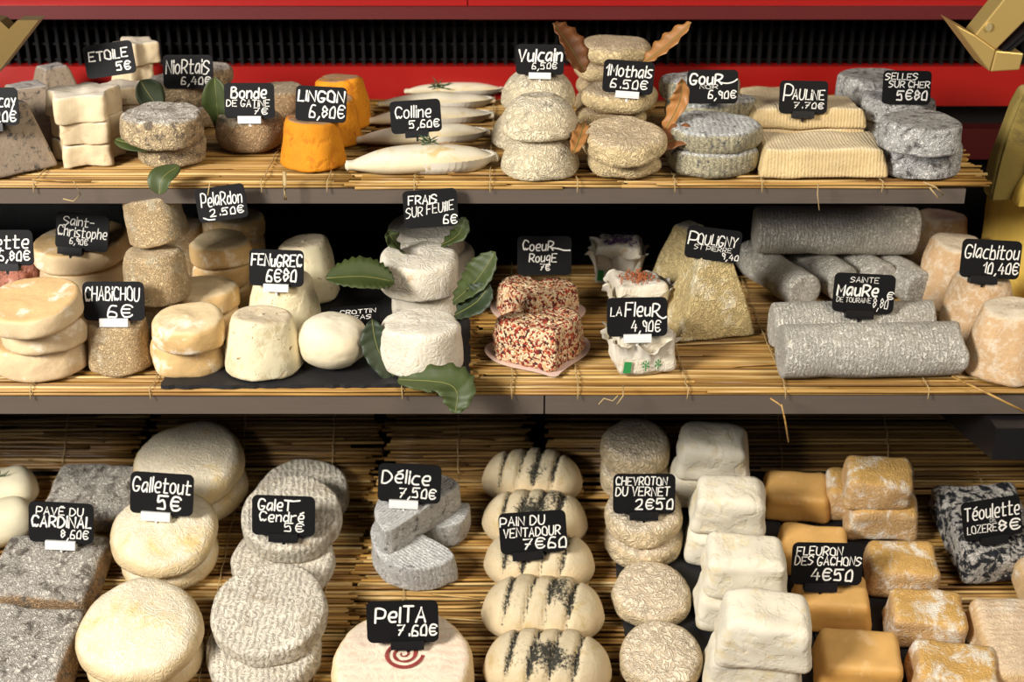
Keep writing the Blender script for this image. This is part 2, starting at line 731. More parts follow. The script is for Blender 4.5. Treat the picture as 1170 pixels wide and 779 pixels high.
def sign(cx, cy, w, h, roll, lines, label, host=None, clip='b', clipx=.5, yaw=0, wt=1.0, dy=0.0, back=14, Y=None, extra=None, prong=.004):
    # the sign stands on whatever lies under its lower edge
    ro = math.radians(roll)
    dg = bpy.context.evaluated_depsgraph_get()
    ys = []
    low = h / 2 + (h * .12 if clip else -h * .02)
    for u in (-.28, 0, .28):
        bx = cx + u * w * math.cos(ro) + low * math.sin(ro)
        by = cy + low * math.cos(ro) - u * w * math.sin(ro)
        for vv in (0,):
            ok, loc, nn, ii, ob, mm = SC.ray_cast(dg, EYE, ray(bx, by + vv))
            if ok and (loc - EYE).length < 1.9:
                ys.append(loc.y)
    Yp = (min(ys) + dy - .002) if (ys and Y is None) else (Y if Y is not None else host['pos'].y)
    if host and Y is None and not dy:
        Yp = min(Yp, host['cen'].y + .012)
    back_ = math.radians(back)
    # the face leans back: centre lies behind the lower edge
    d0 = ray(cx, cy)
    z0 = project(EYE + d0 * ((Yp - EYE.y) / d0.y))[2]
    Yp += math.sin(back_) * low * z0 / FPX
    d = d0
    t = (Yp - EYE.y) / d.y
    P = EYE + d * t
    z = project(P)[2]
    wm, hm = w * z / FPX, h * z / FPX
    root = empty('price_sign')
    root.matrix_world = frame_at(P, math.radians(yaw), math.radians(back), math.radians(roll))
    tag(root, label, 'price sign', 'chalk price signs')
    r = .09 * wm
    out = []
    for (sx, sy, a0) in ((1, 1, 0), (-1, 1, 90), (-1, -1, 180), (1, -1, 270)):
        for k in range(5):
            a = math.radians(a0 + 90 * k / 4)
            out.append(((wm / 2 - r) * sx + r * math.cos(a), (hm / 2 - r) * sy + r * math.sin(a)))
    mb = MB()
    mb.prism([(x, y, -.0008) for x, y in out], (0, 0, .0016))
    mb.build('board', BOARD, root)
    ink = MB()
    hw = .0145 * wm * wt
    for i, ln in enumerate(lines):
        txt, x0, x1, yb, cap = ln[:5]
        k = ln[5] if len(ln) > 5 else 1
        slope = ln[6] if len(ln) > 6 else 0
        for s in text_strokes(txt, (x0 - .5) * wm, (x1 - .5) * wm, (.5 - yb) * hm, cap * hm * .88, seed=i + len(txt) + int(cx)):
            ribbon(ink, [(p[0], p[1] + slope * (p[0] - (x0 - .5) * wm)) for p in s], min(hw * k * .88, .068 * cap * hm * k, .105 * k * (x1 - x0) * wm / len(txt)), .00125 + .00004 * i)
    for e in ([extra] if extra else []):
        ribbon(ink, smooth_pl([((x - .5) * wm, (.5 - y) * hm) for x, y in e], n=6), hw * .9, .0014)
    io = ink.build('writing', INK, root)
    if clip:
        c = MB()
        cw, ch = wm * .46, hm * .19
        x0 = (clipx - .5) * wm
        c.box(x0 - cw / 2, x0 + cw / 2, -hm / 2 - ch * .55, -hm / 2 + ch * .35, .0010, .0045)
        c.box(x0 - cw / 2, x0 + cw / 2, -hm / 2 - ch * .55, -hm / 2 + ch * .35, -.0045, -.0009)
        c.box(x0 - cw / 2, x0 + cw / 2, -hm / 2 - ch * .75, -hm / 2 - ch * .5, -.0045, .0045)
        c.box(x0 - .001, x0 + .001, -hm / 2 - ch * .7 - prong, -hm / 2 - ch * .7, -.001, .001)
        co = c.build('clip', CLIPW if clip == 'w' else CLIPB, root)
        co['label'] = 'white plastic clip' if clip == 'w' else 'black plastic clip'
        return root


# ------------------------------------------------------------ straw
STRAW = straw_mat('straw', '#7d5a28', '#ba8f48', '#dcc084')
STRAW_DARK = straw_mat('dark_straw', '#5f4522', '#8a6836', '#b39259')  # darker browns, used on the raised rear mats
TWINE = plain('twine', '#b39a6c', .8)


def mat_of_straw(surf, x0, x1, v0, v1, label, seed=1, layers=3, step=.0036, stitches=None, loose=6, rs=1.0, mat=None):
    rnd = random.Random(seed)
    mb = MB()

    def W3(x, v, h):
        return surf.o + Vector((x, 0, 0)) + surf.y * v + surf.n * h
    n = int((v1 - v0) / step)
    for L_ in range(layers):
        for i in range(n):
            r = rnd.uniform(.0011, .0021) * rs
            v = v0 + (i + .5 * (L_ % 2)) * step + rnd.uniform(-.0008, .0008)
            h = -r - .0003 - L_ * .0030 * rs - rnd.uniform(0, .0008)
            a = x0 + rnd.uniform(-.012, .006)
            b = x1 + rnd.uniform(-.006, .012)
            if rnd.random() < .3:
                a += rnd.uniform(0, (x1 - x0) * .5)
            elif rnd.random() < .3:
                b -= rnd.uniform(0, (x1 - x0) * .5)
            sl = rnd.uniform(-.0025, .0025)
            k = 5
            pts = [W3(a + (b - a) * t / k, v + sl * (t / k - .5) + rnd.uniform(-.0005, .0005), h + rnd.uniform(-.0003, .0002)) for t in range(k + 1)]
            mb.tube(pts, [r * rnd.uniform(.8, 1.05) for _ in pts], 5)
    for i in range(loose):
        r = rnd.uniform(.0009, .0014)
        v = rnd.uniform(v0, v1)
        a = rnd.uniform(x0, x1 - .1)
        b = a + rnd.uniform(.05, .16)
        dv = rnd.uniform(-.012, .012)
        mb.tube([W3(a, v, r), W3((a + b) / 2, v + dv / 2, r + .0006), W3(b, min(v1, max(v0, v + dv)), r)], r, 5)
    root = mb.build('straw_mat', mat or STRAW, smooth=True)
    tag(root, label, 'straw mat', 'straw mats under the cheeses')
    for sx in stitches or []:
        st = MB()
        pts = []
        kk = max(6, int((v1 - v0) / .006))
        for k in range(kk + 1):
            v = v0 - .001 + (v1 - v0 + .002) * k / kk
            pts.append(W3(sx + rnd.uniform(-.001, .001), v, .0006 + .0007 * (k % 2)))
        pts = [W3(sx, v0 - .003, -.009)] + pts
        st.tube(pts, .0006, 4)
        tw = st.build('twine', TWINE, root, smooth=True)
        tw['label'] = 'thin twine stitching'
    return root


# ------------------------------------------------------------ placing things
ALL = []


NOH = ('etoile', 'gour', 'mothais', 'pauline', 'wheel', 'colline', 'fleur_white', 'fleur_orange', 'fleur_purple', 'vulcain', 'crottin')


def put(kind, surf, cx, ybot, w, hpx, label, h0=0.0, rz=0, tilt=(0, 0), seed=None, prev=None, dv=0.0, lift=0.0, **kw):
    K = KINDS[kind]
    seed = seed if seed is not None else len(ALL) + 1
    dr = kw.get('dr', K.get('dr', 1.0))
    if ybot is None:
        Q0 = prev['cen'] - surf.n * ((prev['cen'] - surf.o).dot(surf.n) - h0)
        z = project(Q0)[2]
        wm = w * z / FPX
        cen = Q0 + surf.y * dv
        Q = cen - surf.y * wm / 2 * dr
    else:
        Q = surf.hit(cx, ybot, h0)
        z = project(Q)[2]
        wm = w * z / FPX
        cen = Q + surf.y * (wm / 2 * dr)
        z = project(cen)[2]
        wm = w * z / FPX
    z = project(cen)[2]
    cen.x = (cx - CX0) * z / FPX
    Q.x = cen.x
    a, b = project(Q), project(Q + surf.n * .01)
    if surf is not B and kind not in NOH:
        hpx += .085 * w
    hm = hpx / ((a[1] - b[1]) / .01)
    parts = K['shape'](wm, hm, seed, kw) if K.get('kw') else K['shape'](wm, hm, seed)
    if not isinstance(parts, list):
        parts = [(None, parts[0], parts[1], K['mat'], parts[2] if len(parts) > 2 else None)]
    R = (Matrix.Rotation(surf.t, 4, 'X') @ Matrix.Rotation(math.radians(tilt[0]), 4, 'X') @
         Matrix.Rotation(math.radians(tilt[1]), 4, 'Y') @ Matrix.Rotation(math.radians(rz), 4, 'Z'))
    R3 = R.to_3x3()
    lo = min((R3 @ v).dot(surf.n) for p in parts for v in p[1])
    base = (cen - surf.o).dot(surf.n)
    cen2 = cen + surf.n * (h0 - base - lo + lift)
    if len(parts) == 1 and parts[0][0] is None:
        o = mesh_obj(K['name'], parts[0][1], parts[0][2], parts[0][3], attr=parts[0][4])
    else:
        o = empty(K['name'])
        for (pn, v, f, mt, lab) in parts:
            c = mesh_obj(pn, v, f, mt, o)
            if lab:
                c['label'] = lab
    o.matrix_world = Matrix.Translation(cen2) @ R
    tag(o, label, K.get('cat', 'cheese'), K['group'])
    rec = dict(obj=o, cen=cen, pos=cen, h=hm, w=wm, top=h0 + hm, surf=surf, seed=seed)
    ALL.append(rec)
    return rec


def stack(kind, surf, rows, h0=0.0, gap=0.0):
    """rows bottom to top: (cx, ybot or None, w, hpx, label[, dict])"""
    out, prev = [], None
    for row in rows:
        cx, yb, w, hpx, label = row[:5]
        kw = dict(row[5]) if len(row) > 5 else {}
        k = kw.pop('kind', kind)
        hh = kw.pop('h0', h0)
        prev = put(k, surf, cx, yb, w, hpx, label, h0=hh, prev=prev, **kw)
        h0 = prev['top'] + gap
        out.append(prev)
    return out


def leaf(pts, width, mat, label, serr=9, name='leaf', fold=.35, group='leaves tucked among the cheeses', wprof=None):
    """a leaf blade along a 3D midrib, with saw teeth, a folded section and a stalk"""
    P = [Vector(p) for p in pts]
    Q = []
    m = len(P)
    for i in range(m - 1):
        p0, p1, p2, p3 = P[max(i - 1, 0)], P[i], P[i + 1], P[min(i + 2, m - 1)]
        for k in range(12):
            t = k / 12
            Q.append(.5 * ((2 * p1) + (p2 - p0) * t + (2 * p0 - 5 * p1 + 4 * p2 - p3) * t * t + (3 * p1 - p0 - 3 * p2 + p3) * t ** 3))
    Q.append(P[-1])
    n = len(Q)
    up = Vector((0, -.5, .85)).normalized()
    v, f = [], []
    th = .0004
    cols = 7
    for i, q in enumerate(Q):
        t = (Q[min(i + 1, n - 1)] - Q[max(i - 1, 0)]).normalized()
        a = t.cross(up).normalized()
        b = a.cross(t).normalized()
        s = i / (n - 1)
        wd = width * .5 * math.sin(math.pi * min(1, s * .98 + .02)) ** .75 * (1 + (.13 * ((s * serr) % 1)))
        wd = max(wd, .0006)
        for k in range(cols):
            u = k / (cols - 1) * 2 - 1
            rip = .0016 * math.sin(s * serr * 6.28 + abs(u) * 3) * abs(u)
            v.append(q + a * u * wd + b * (abs(u) * wd * fold + rip))
    for i in range(n - 1):
        for k in range(cols - 1):
            f.append((i * cols + k, i * cols + k + 1, (i + 1) * cols + k + 1, (i + 1) * cols + k))
    o = mesh_obj(name, v, f, mat)
    sm = o.modifiers.new('thick', 'SOLIDIFY')
    sm.thickness = th
    tag(o, label, 'leaf', group)
    rib = MB()
    rib.tube([q + Vector((0, 0, .0003)) for q in Q[::4]] + [Q[-1]], .0005, 4)
    rr = rib.build('midrib', MATS['leaf_rib'], o, True)
    return o


def P3(px, py, Y):
    """the point seen at a pixel on the upright plane at depth Y"""
    d = ray(px, py)
    return EYE + d * ((Y - EYE.y) / d.y)


def slab_from(surf, pix, h, th, name, mat, label, cat, seed=0, h1=0.0, rough=.0012):
    """a flat board whose corners are given on a surface; rough split edges"""
    cs = [surf.hit(x, y, h1) for x, y in pix]
    rnd = random.Random(seed)
    out = []
    for i in range(len(cs)):
        a, b = cs[i], cs[(i + 1) % len(cs)]
        k = max(2, int((b - a).length / .006))
        for j in range(k):
            p = a.lerp(b, j / k)
            if j:
                p = p + Vector((rnd.uniform(-rough, rough), rnd.uniform(-rough, rough), 0))
                p -= surf.n * ((p - surf.o).dot(surf.n) - h1)
            out.append(p)
    ar = sum(out[i].x * out[(i + 1) % len(out)].y - out[(i + 1) % len(out)].x * out[i].y for i in range(len(out)))
    if ar < 0:
        out.reverse()
    mb = MB()
    mb.prism(out, surf.n * th)
    o = mb.build(name, mat)
    tag(o, label, cat)
    return o


# ------------------------------------------------------------ the case
RED = plain('red_enamel', '#9c1510', .35, noise_amt=.12, nscale=9)
REDD = plain('dark_red', '#58110f', .5, noise_amt=.1, nscale=9)
BLACK = plain('black_panel', '#0c0b0c', .45, noise_amt=.3, nscale=20)
DARK = plain('dark_metal', '#232021', .35, metal=.4)
STEEL = plain('brushed_steel', '#85776a', .34, metal=.55, noise_amt=.12, nscale=14, stretch=(1, 40, 40))
DECK = plain('deck', '#1b1613', .6)
BRASS = plain('brass', '#c8a964', .4, metal=.5, noise_amt=.1, nscale=12)
SLATE = plain('slate', '#1d1c1e', .62, noise_amt=.35, nscale=55, bump=.5)


def struct(name, mb, mat, smooth=False):
    o = mb.build(name, mat, None, smooth)
    return tag(o, None, None, None, 'structure')


def zat(py, Y):
    return P3(CX0, py, Y).z


YB = .475
mb = MB()
mb.box(-.9, .9, YB, YB + .02, -.5, .75)
tag(struct('wall_back', mb, BLACK), 'black back panel of the display case')
mb = MB()
mb.box(-.9, -.88, -.1, YB, -.5, .75)
struct('wall_left', mb, BLACK)
mb = MB()
mb.box(.88, .9, -.1, YB, -.5, .75)
struct('wall_right', mb, BLACK)
# red rails
mb = MB()
mb.box(-.88, .88, .44, YB, zat(121, .44), zat(76, .44))
tag(struct('trim_1', mb, RED), 'red rail low on the back wall')
mb = MB()
mb.box(-.88, P3(531, 10, .29).x - .0006, .38, YB, zat(22, .38), zat(-25, .38))
mb.box(P3(531, 10, .29).x + .0006, .88, .38, YB, zat(23, .38), zat(-25, .38))
tag(struct('trim_2', mb, RED), 'red rail above the ventilation grille')
mb = MB()
mb.box(-.88, .88, .372, .3799, zat(22, .372), zat(8, .372))
tag(struct('trim_3', mb, REDD), 'darker red lip under the upper rail')  # shaded lower part of the upper rail, its shade put into the red
mb = MB()
x = -.86
while x < .86:
    mb.box(x, x + .0035, .45, YB, zat(80, .45), zat(12, .45))
    x += .0115
for k in range(3):
    z = zat(70 - k * 18, .455)
    mb.box(-.88, .88, .457, YB, z, z + .003)
tag(struct('trim_4', mb, plain('grille_black', '#0b0a0a', .6, spec=.2)), 'black ventilation grille of upright fins')
mb = MB()
mb.box(.46, .88, .45, YB, zat(182, .45), zat(147, .45))
tag(struct('trim_5', mb, REDD), 'short red rail right of the top shelf')

# sloping bottom deck
mb = MB()
o4 = [B.o + Vector((sx * .88, 0, 0)) + B.y * v - B.n * .014 for sx, v in ((-1, -.66), (1, -.66), (1, .11), (-1, .11))]
mb.prism(o4, -B.n * .02)
tag(struct('floor', mb, DECK), 'dark sloping deck of the case')


def shelf(name, z, y0, x0s, xe, face, label, boards_x):
    root = empty(name, (0, y0, z - .0078))
    tag(root, label, 'shelf')
    mb = MB()
    mb.box(x0s - 0, xe - .001, .004, YB - y0 - .004, -.012, -.001)
    b = mb.build('shelf_board', DARK, root)
    for (a, c) in boards_x:
        m2 = MB()
        m2.box(a, c, 0, .006, -face, .0005)
        m2.box(a, c, .006, .03, -.003, .0005)
        m2.box(a, c, .006, .02, -face, -face + .002)
        e = m2.build('front_edge', STEEL, root)
        e['label'] = 'brushed steel front edge'
    return root


TY, MY = .107, .022
xe = P3(1103, 222, TY).x
shelf('display_shelf', TZ, TY, -.87, xe, .0135, 'upper display shelf with a brushed steel edge, ending short of the right side', [(-.87, xe)])
xs = P3(622, 458, MY).x
shelf('display_shelf', 0, MY, -.87, .87, .0185, 'middle display shelf with a two-part brushed steel edge across the whole case', [(-.87, xs - .0008), (xs + .0008, .87)])
# shelf supports under the middle shelf
for px, lab in ((441, 'black shelf upright between the two left straw mats under the middle shelf'), (612, 'black shelf upright below the joint in the middle shelf edge')):
    mb = MB()
    x = P3(px, 500, .32).x
    hw = .008 if px < 500 else .011
    mb.box(x - hw, x + hw, .305, .40, -.215, -.035)
    mb.box(x - hw * .5, x + hw * .5, .05, .40, -.035, -.0265)
    o = mb.build('shelf_upright', BLACK)
    tag(o, lab, 'shelf support', 'uprights under the middle shelf')
mb = MB()
a, b = P3(1104, 474, .10), P3(1178, 548, .0)
ya, yb_ = .32, .0
xk = P3(1140, 500, .05).x
mb.prism([(xk - .022, ya, -.03), (xk - .022, .0, -.03), (xk - .022, .0, -.062), (xk - .022, ya, -.13)], (.035, 0, 0))
o = mb.build('shelf_bracket', DARK)
tag(o, 'dark metal bracket arm under the right end of the middle shelf', 'bracket')

# brass brackets in the upper corners


def bar_px(mb, pa, pb, Y, wpx, depth):
    a, b = P3(pa[0], pa[1], Y), P3(pb[0], pb[1], Y)
    t = (b - a).normalized()
    n_ = Vector((0, 1, 0)).cross(t).normalized()
    hw = wpx / 2 * project(a)[2] / FPX
    mb.prism([a + n_ * hw, b + n_ * hw, b - n_ * hw, a - n_ * hw], (0, depth, 0))


def px_prism(mb, pix, Y, depth):
    mb.prism([P3(x, y, Y) for x, y in pix], (0, depth, 0))


rt_ = empty('brass_bracket', P3(1135, 60, .12))
tag(rt_, 'angled brass bracket hanging in the upper right corner', 'bracket')
inv = Matrix.Translation(-rt_.location)
for nm, pix, Y, dep in (('arm', [(1156, -12), (1230, -30), (1172, 23), (1138, 57), (1114, 40)], .110, .030),
                        ('strut', [(1090, 27), (1114, 40), (1138, 57), (1131, 82)], .108, .045),
                        ('end_block', [(1138, 58), (1170, 61), (1165, 80), (1132, 82)], .108, .05)):
    mb = MB()
    px_prism(mb, pix, Y, dep)
    mb.v = [inv @ v for v in mb.v]
    o_ = mb.build(nm, BRASS, rt_)
    bv = o_.modifiers.new('bevel', 'BEVEL')
    bv.width = .0012
    bv.segments = 2
for k in range(2):
    mb = MB()
    px_prism(mb, [(1144 + 7 * k, 58), (1200 + 7 * k, 8), (1203 + 7 * k, 10), (1148 + 7 * k, 59)], .109, .03)
    mb.v = [inv @ v for v in mb.v]
    mb.build('groove', DARK, rt_)
mb = MB()
c = P3(1130, 31, .1075)
mb.prism([c + Vector((math.cos(k * .524) * .0028, 0, math.sin(k * .524) * .0038)) for k in range(12)], (0, .004, 0))
mb.v = [inv @ v for v in mb.v]
s_ = mb.build('screw_head', plain('pale_brass', '#d8c48c', .3, metal=.6), rt_)
s_['label'] = 'round pale screw head'
rt_ = empty('brass_bracket', P3(10, 50, .12))
tag(rt_, 'dull brass bracket bar slanting in the upper left corner', 'bracket')
inv = Matrix.Translation(-rt_.location)
for nm, pix, Y in (('arm', [(-30, 108), (0, 80), (44, 23), (20, 23), (-30, 74)], .12), ('strut', [(-24, 18), (0, 24), (17, 40), (7, 50), (-24, 32)], .126)):
    mb = MB()
    px_prism(mb, pix, Y, .02)
    mb.v = [inv @ v for v in mb.v]
    mb.build(nm, plain('dull_brass', '#7d6537', .45, metal=.5), rt_)


# ------------------------------------------------------------ rinds
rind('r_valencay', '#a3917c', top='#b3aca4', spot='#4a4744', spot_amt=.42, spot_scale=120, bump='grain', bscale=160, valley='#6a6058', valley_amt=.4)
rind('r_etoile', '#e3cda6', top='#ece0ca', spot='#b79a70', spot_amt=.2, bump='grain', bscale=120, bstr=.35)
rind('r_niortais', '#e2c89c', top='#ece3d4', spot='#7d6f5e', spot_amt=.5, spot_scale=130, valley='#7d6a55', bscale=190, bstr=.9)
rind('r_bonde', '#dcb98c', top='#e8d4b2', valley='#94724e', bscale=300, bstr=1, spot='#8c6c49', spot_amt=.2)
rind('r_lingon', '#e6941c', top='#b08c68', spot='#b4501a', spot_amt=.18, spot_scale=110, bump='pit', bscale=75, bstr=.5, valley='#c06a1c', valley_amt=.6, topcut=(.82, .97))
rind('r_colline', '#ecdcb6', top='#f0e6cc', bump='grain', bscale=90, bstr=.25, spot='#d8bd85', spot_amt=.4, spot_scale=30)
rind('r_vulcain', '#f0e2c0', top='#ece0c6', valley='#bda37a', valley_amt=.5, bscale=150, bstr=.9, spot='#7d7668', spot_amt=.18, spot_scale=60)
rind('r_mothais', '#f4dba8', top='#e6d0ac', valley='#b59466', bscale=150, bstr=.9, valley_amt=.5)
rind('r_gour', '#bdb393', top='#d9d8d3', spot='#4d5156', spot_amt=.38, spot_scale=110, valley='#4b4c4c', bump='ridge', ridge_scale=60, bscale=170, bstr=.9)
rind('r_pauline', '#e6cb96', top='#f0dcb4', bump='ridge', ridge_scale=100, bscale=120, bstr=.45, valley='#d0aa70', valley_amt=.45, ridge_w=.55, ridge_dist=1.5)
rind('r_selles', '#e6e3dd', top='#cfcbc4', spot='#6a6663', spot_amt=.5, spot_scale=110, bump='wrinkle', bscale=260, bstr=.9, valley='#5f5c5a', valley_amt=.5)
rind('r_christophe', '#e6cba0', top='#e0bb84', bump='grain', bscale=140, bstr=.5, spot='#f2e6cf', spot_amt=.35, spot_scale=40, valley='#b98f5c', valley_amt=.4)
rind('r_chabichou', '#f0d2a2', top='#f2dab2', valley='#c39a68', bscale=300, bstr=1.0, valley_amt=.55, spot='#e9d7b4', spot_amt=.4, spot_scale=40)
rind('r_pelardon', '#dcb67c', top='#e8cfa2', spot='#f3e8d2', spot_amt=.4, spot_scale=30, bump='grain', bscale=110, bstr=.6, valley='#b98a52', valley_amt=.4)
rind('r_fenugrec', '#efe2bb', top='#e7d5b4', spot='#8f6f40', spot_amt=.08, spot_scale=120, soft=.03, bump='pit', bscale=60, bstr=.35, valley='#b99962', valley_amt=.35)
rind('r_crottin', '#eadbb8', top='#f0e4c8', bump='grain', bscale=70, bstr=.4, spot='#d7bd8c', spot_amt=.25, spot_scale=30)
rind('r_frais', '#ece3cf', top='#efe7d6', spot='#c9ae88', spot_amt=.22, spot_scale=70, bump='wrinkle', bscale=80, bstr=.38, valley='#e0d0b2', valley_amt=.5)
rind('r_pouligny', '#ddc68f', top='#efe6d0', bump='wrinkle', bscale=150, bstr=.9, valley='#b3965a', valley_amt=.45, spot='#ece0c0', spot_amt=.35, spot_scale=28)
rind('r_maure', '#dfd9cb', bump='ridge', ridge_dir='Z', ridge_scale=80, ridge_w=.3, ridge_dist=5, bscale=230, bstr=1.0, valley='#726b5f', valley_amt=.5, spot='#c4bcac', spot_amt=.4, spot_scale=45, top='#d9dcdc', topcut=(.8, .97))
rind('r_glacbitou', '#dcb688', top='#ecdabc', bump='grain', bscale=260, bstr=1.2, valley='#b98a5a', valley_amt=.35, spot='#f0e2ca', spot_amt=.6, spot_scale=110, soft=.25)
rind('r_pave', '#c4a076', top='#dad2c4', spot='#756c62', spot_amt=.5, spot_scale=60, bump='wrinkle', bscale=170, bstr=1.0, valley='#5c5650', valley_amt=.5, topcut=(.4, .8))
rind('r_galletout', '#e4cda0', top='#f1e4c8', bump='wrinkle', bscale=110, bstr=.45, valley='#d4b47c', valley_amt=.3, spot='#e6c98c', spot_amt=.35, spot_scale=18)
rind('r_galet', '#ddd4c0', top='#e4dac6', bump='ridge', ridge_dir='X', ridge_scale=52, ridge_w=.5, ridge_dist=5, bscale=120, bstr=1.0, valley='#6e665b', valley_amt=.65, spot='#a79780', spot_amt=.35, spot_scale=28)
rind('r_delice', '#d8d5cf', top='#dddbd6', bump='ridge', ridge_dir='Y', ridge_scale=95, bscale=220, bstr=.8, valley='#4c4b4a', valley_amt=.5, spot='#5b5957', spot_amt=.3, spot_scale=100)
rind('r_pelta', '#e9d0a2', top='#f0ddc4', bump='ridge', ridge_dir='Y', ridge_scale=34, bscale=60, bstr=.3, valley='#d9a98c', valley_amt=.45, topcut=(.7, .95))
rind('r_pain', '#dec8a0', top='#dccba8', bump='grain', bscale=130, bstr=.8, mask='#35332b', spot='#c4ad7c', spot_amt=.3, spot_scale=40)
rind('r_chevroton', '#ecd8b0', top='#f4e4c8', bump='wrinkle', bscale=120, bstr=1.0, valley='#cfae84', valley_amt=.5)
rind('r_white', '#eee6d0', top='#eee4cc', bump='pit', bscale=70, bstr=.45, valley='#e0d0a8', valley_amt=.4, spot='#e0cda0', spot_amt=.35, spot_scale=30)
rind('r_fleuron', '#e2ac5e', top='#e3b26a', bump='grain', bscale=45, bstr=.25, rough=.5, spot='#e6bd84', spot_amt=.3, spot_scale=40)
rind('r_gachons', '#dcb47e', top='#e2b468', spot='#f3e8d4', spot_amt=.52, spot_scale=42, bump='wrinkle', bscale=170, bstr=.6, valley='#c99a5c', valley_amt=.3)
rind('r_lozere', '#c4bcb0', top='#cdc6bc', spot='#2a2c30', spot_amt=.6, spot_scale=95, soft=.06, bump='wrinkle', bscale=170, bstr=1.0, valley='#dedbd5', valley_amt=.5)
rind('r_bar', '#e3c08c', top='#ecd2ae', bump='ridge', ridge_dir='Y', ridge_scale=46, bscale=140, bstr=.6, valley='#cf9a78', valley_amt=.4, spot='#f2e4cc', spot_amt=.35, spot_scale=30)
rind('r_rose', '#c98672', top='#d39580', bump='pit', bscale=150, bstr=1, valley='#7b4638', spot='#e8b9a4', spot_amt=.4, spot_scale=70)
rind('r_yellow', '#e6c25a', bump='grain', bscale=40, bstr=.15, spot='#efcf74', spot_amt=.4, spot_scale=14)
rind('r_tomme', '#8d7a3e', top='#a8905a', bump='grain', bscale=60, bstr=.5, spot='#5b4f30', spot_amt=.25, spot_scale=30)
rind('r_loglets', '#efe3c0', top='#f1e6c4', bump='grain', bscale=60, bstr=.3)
speckle('r_pepper', [(0, '#e8c79c'), (.30, '#8e2a1e'), (.44, '#f0d8b0'), (.60, '#4e2219'), (.72, '#c05a3a'), (.82, '#e6b680'), (.92, '#a23322')], 450)
PAPER = plain('paper', '#ece4d2', .6)
PINKP = plain('pink_paper', '#e0c4b6', .6)
GREEN = plain('green_print', '#2f8a45', .6)
plain('leaf_rib', '#77763f', .6)
LG = plain('green_leaf', '#3f4a22', .55, noise_amt=.3, nscale=60)
LD = plain('dark_leaf', '#2c3820', .55, noise_amt=.3, nscale=60)
LBR = plain('brown_leaf', '#7b4c28', .5, noise_amt=.35, nscale=60)
LT = plain('tan_leaf', '#a5713c', .5, noise_amt=.35, nscale=60)


def Mt(n):
    return MATS[n]


# ------------------------------------------------------------ kinds
def sh_round(eb=.004, et=.006, taper=.98, dome=.03, bulge=.03, amp=.0013, **k):
    return lambda w, h, s: lathe(w / 2, w / 2 * taper, h * (1 - dome), min(eb, h * .4), min(et, h * .45), h * dome, bulge * h, amp, seed=s, **k)


def sh_box(ratio, r=.007, taper=.95, amp=.0014, **k):
    return lambda w, h, s: rbox(w, w * ratio, h, r, taper, amp=amp, seed=s, **k)


def dome_shape(w, h, s):
    v, f = lathe(w / 2, w / 2, h, .006, h * .47, 0, 0, .001, seed=s)
    # swing the side into a dome
    for p in v:
        t = max(0, min(1, p.z / h))
        k = (1 - (t * .93) ** 2.4) ** .5 if t < 1 else .36
        rr = math.hypot(p.x, p.y)
        lim = w / 2 * max(.05, k)
        if rr > lim:
            p.x *= lim / rr
            p.y *= lim / rr
    return v, f


def log_shape(w, h, s):
    v, f = lathe(h / 2, h / 2 * .99, w, .004, .004, 0, 0, .0012, seed=s, nseg=72)
    return v, f


def boat_parts(w, h, s):
    def prof(t):
        return max(.24, (1 - abs(t) ** 2.3)) ** .75 if abs(t) < .985 else .18
    v, f = spindle(w, h * 1.75, h, prof, seed=s, amp=.0012)
    # pleated paper tray hugging the right two thirds
    pv, pf = [], []
    n = 90
    ring = []
    for i in range(n):
        a = 2 * math.pi * i / n
        pl = 1 + .05 * (1 if i % 2 else -1)
        ring.append((math.cos(a), math.sin(a), pl))
    for (k, z) in ((.55, .0), (.9, .0002), (1.02, h * .26), (1.1, h * .48)):
        for (c, sn, pl) in ring:
            q = pl if z > .001 else 1
            pv.append(Vector((w * .14 + c * w * .30 * k * q, sn * h * .88 * k * q, z)))
    for j in range(3):
        for i in range(n):
            i2 = (i + 1) % n
            pf.append((j * n + i, j * n + i2, (j + 1) * n + i2, (j + 1) * n + i))
    return [('cheese', v, f, Mt('r_colline'), None), ('paper_tray', pv, pf, PAPER, 'pleated white paper tray')]


def loaf_shape(w, h, s):
    dep = w * .60
    mould = []
    xs_ = [(-.55, .0), (-.22, .02), (.12, .0), (.45, .03)]

    def fn(v, t, ca, sa):
        g = 0
        for (c, o_) in xs_:
            d = abs(t - c - v.y / dep * .22 - o_)
            g = max(g, math.exp(-(d / .042) ** 2))
        up_ = max(0, sa)
        v.z -= g * h * .11 * min(1, up_ * 1.6)
        mld = min(1, max(0, (sa - .25) * 1.5)) * max(0, 1 - abs(t) ** 2 * 1.3)
        mould.append(max(0, min(1, mld * (.38 + nz3(v, 35, s) * .9) + g * max(0, sa - .05) * .95)))
        return v
    v, f = spindle(w, dep, h, lambda t: max(.02, (1 - abs(t) ** 3.2)) ** .55, seed=s, amp=.0018, fn=fn, ns=64, nr=44, flat=.55)
    return v, f, mould


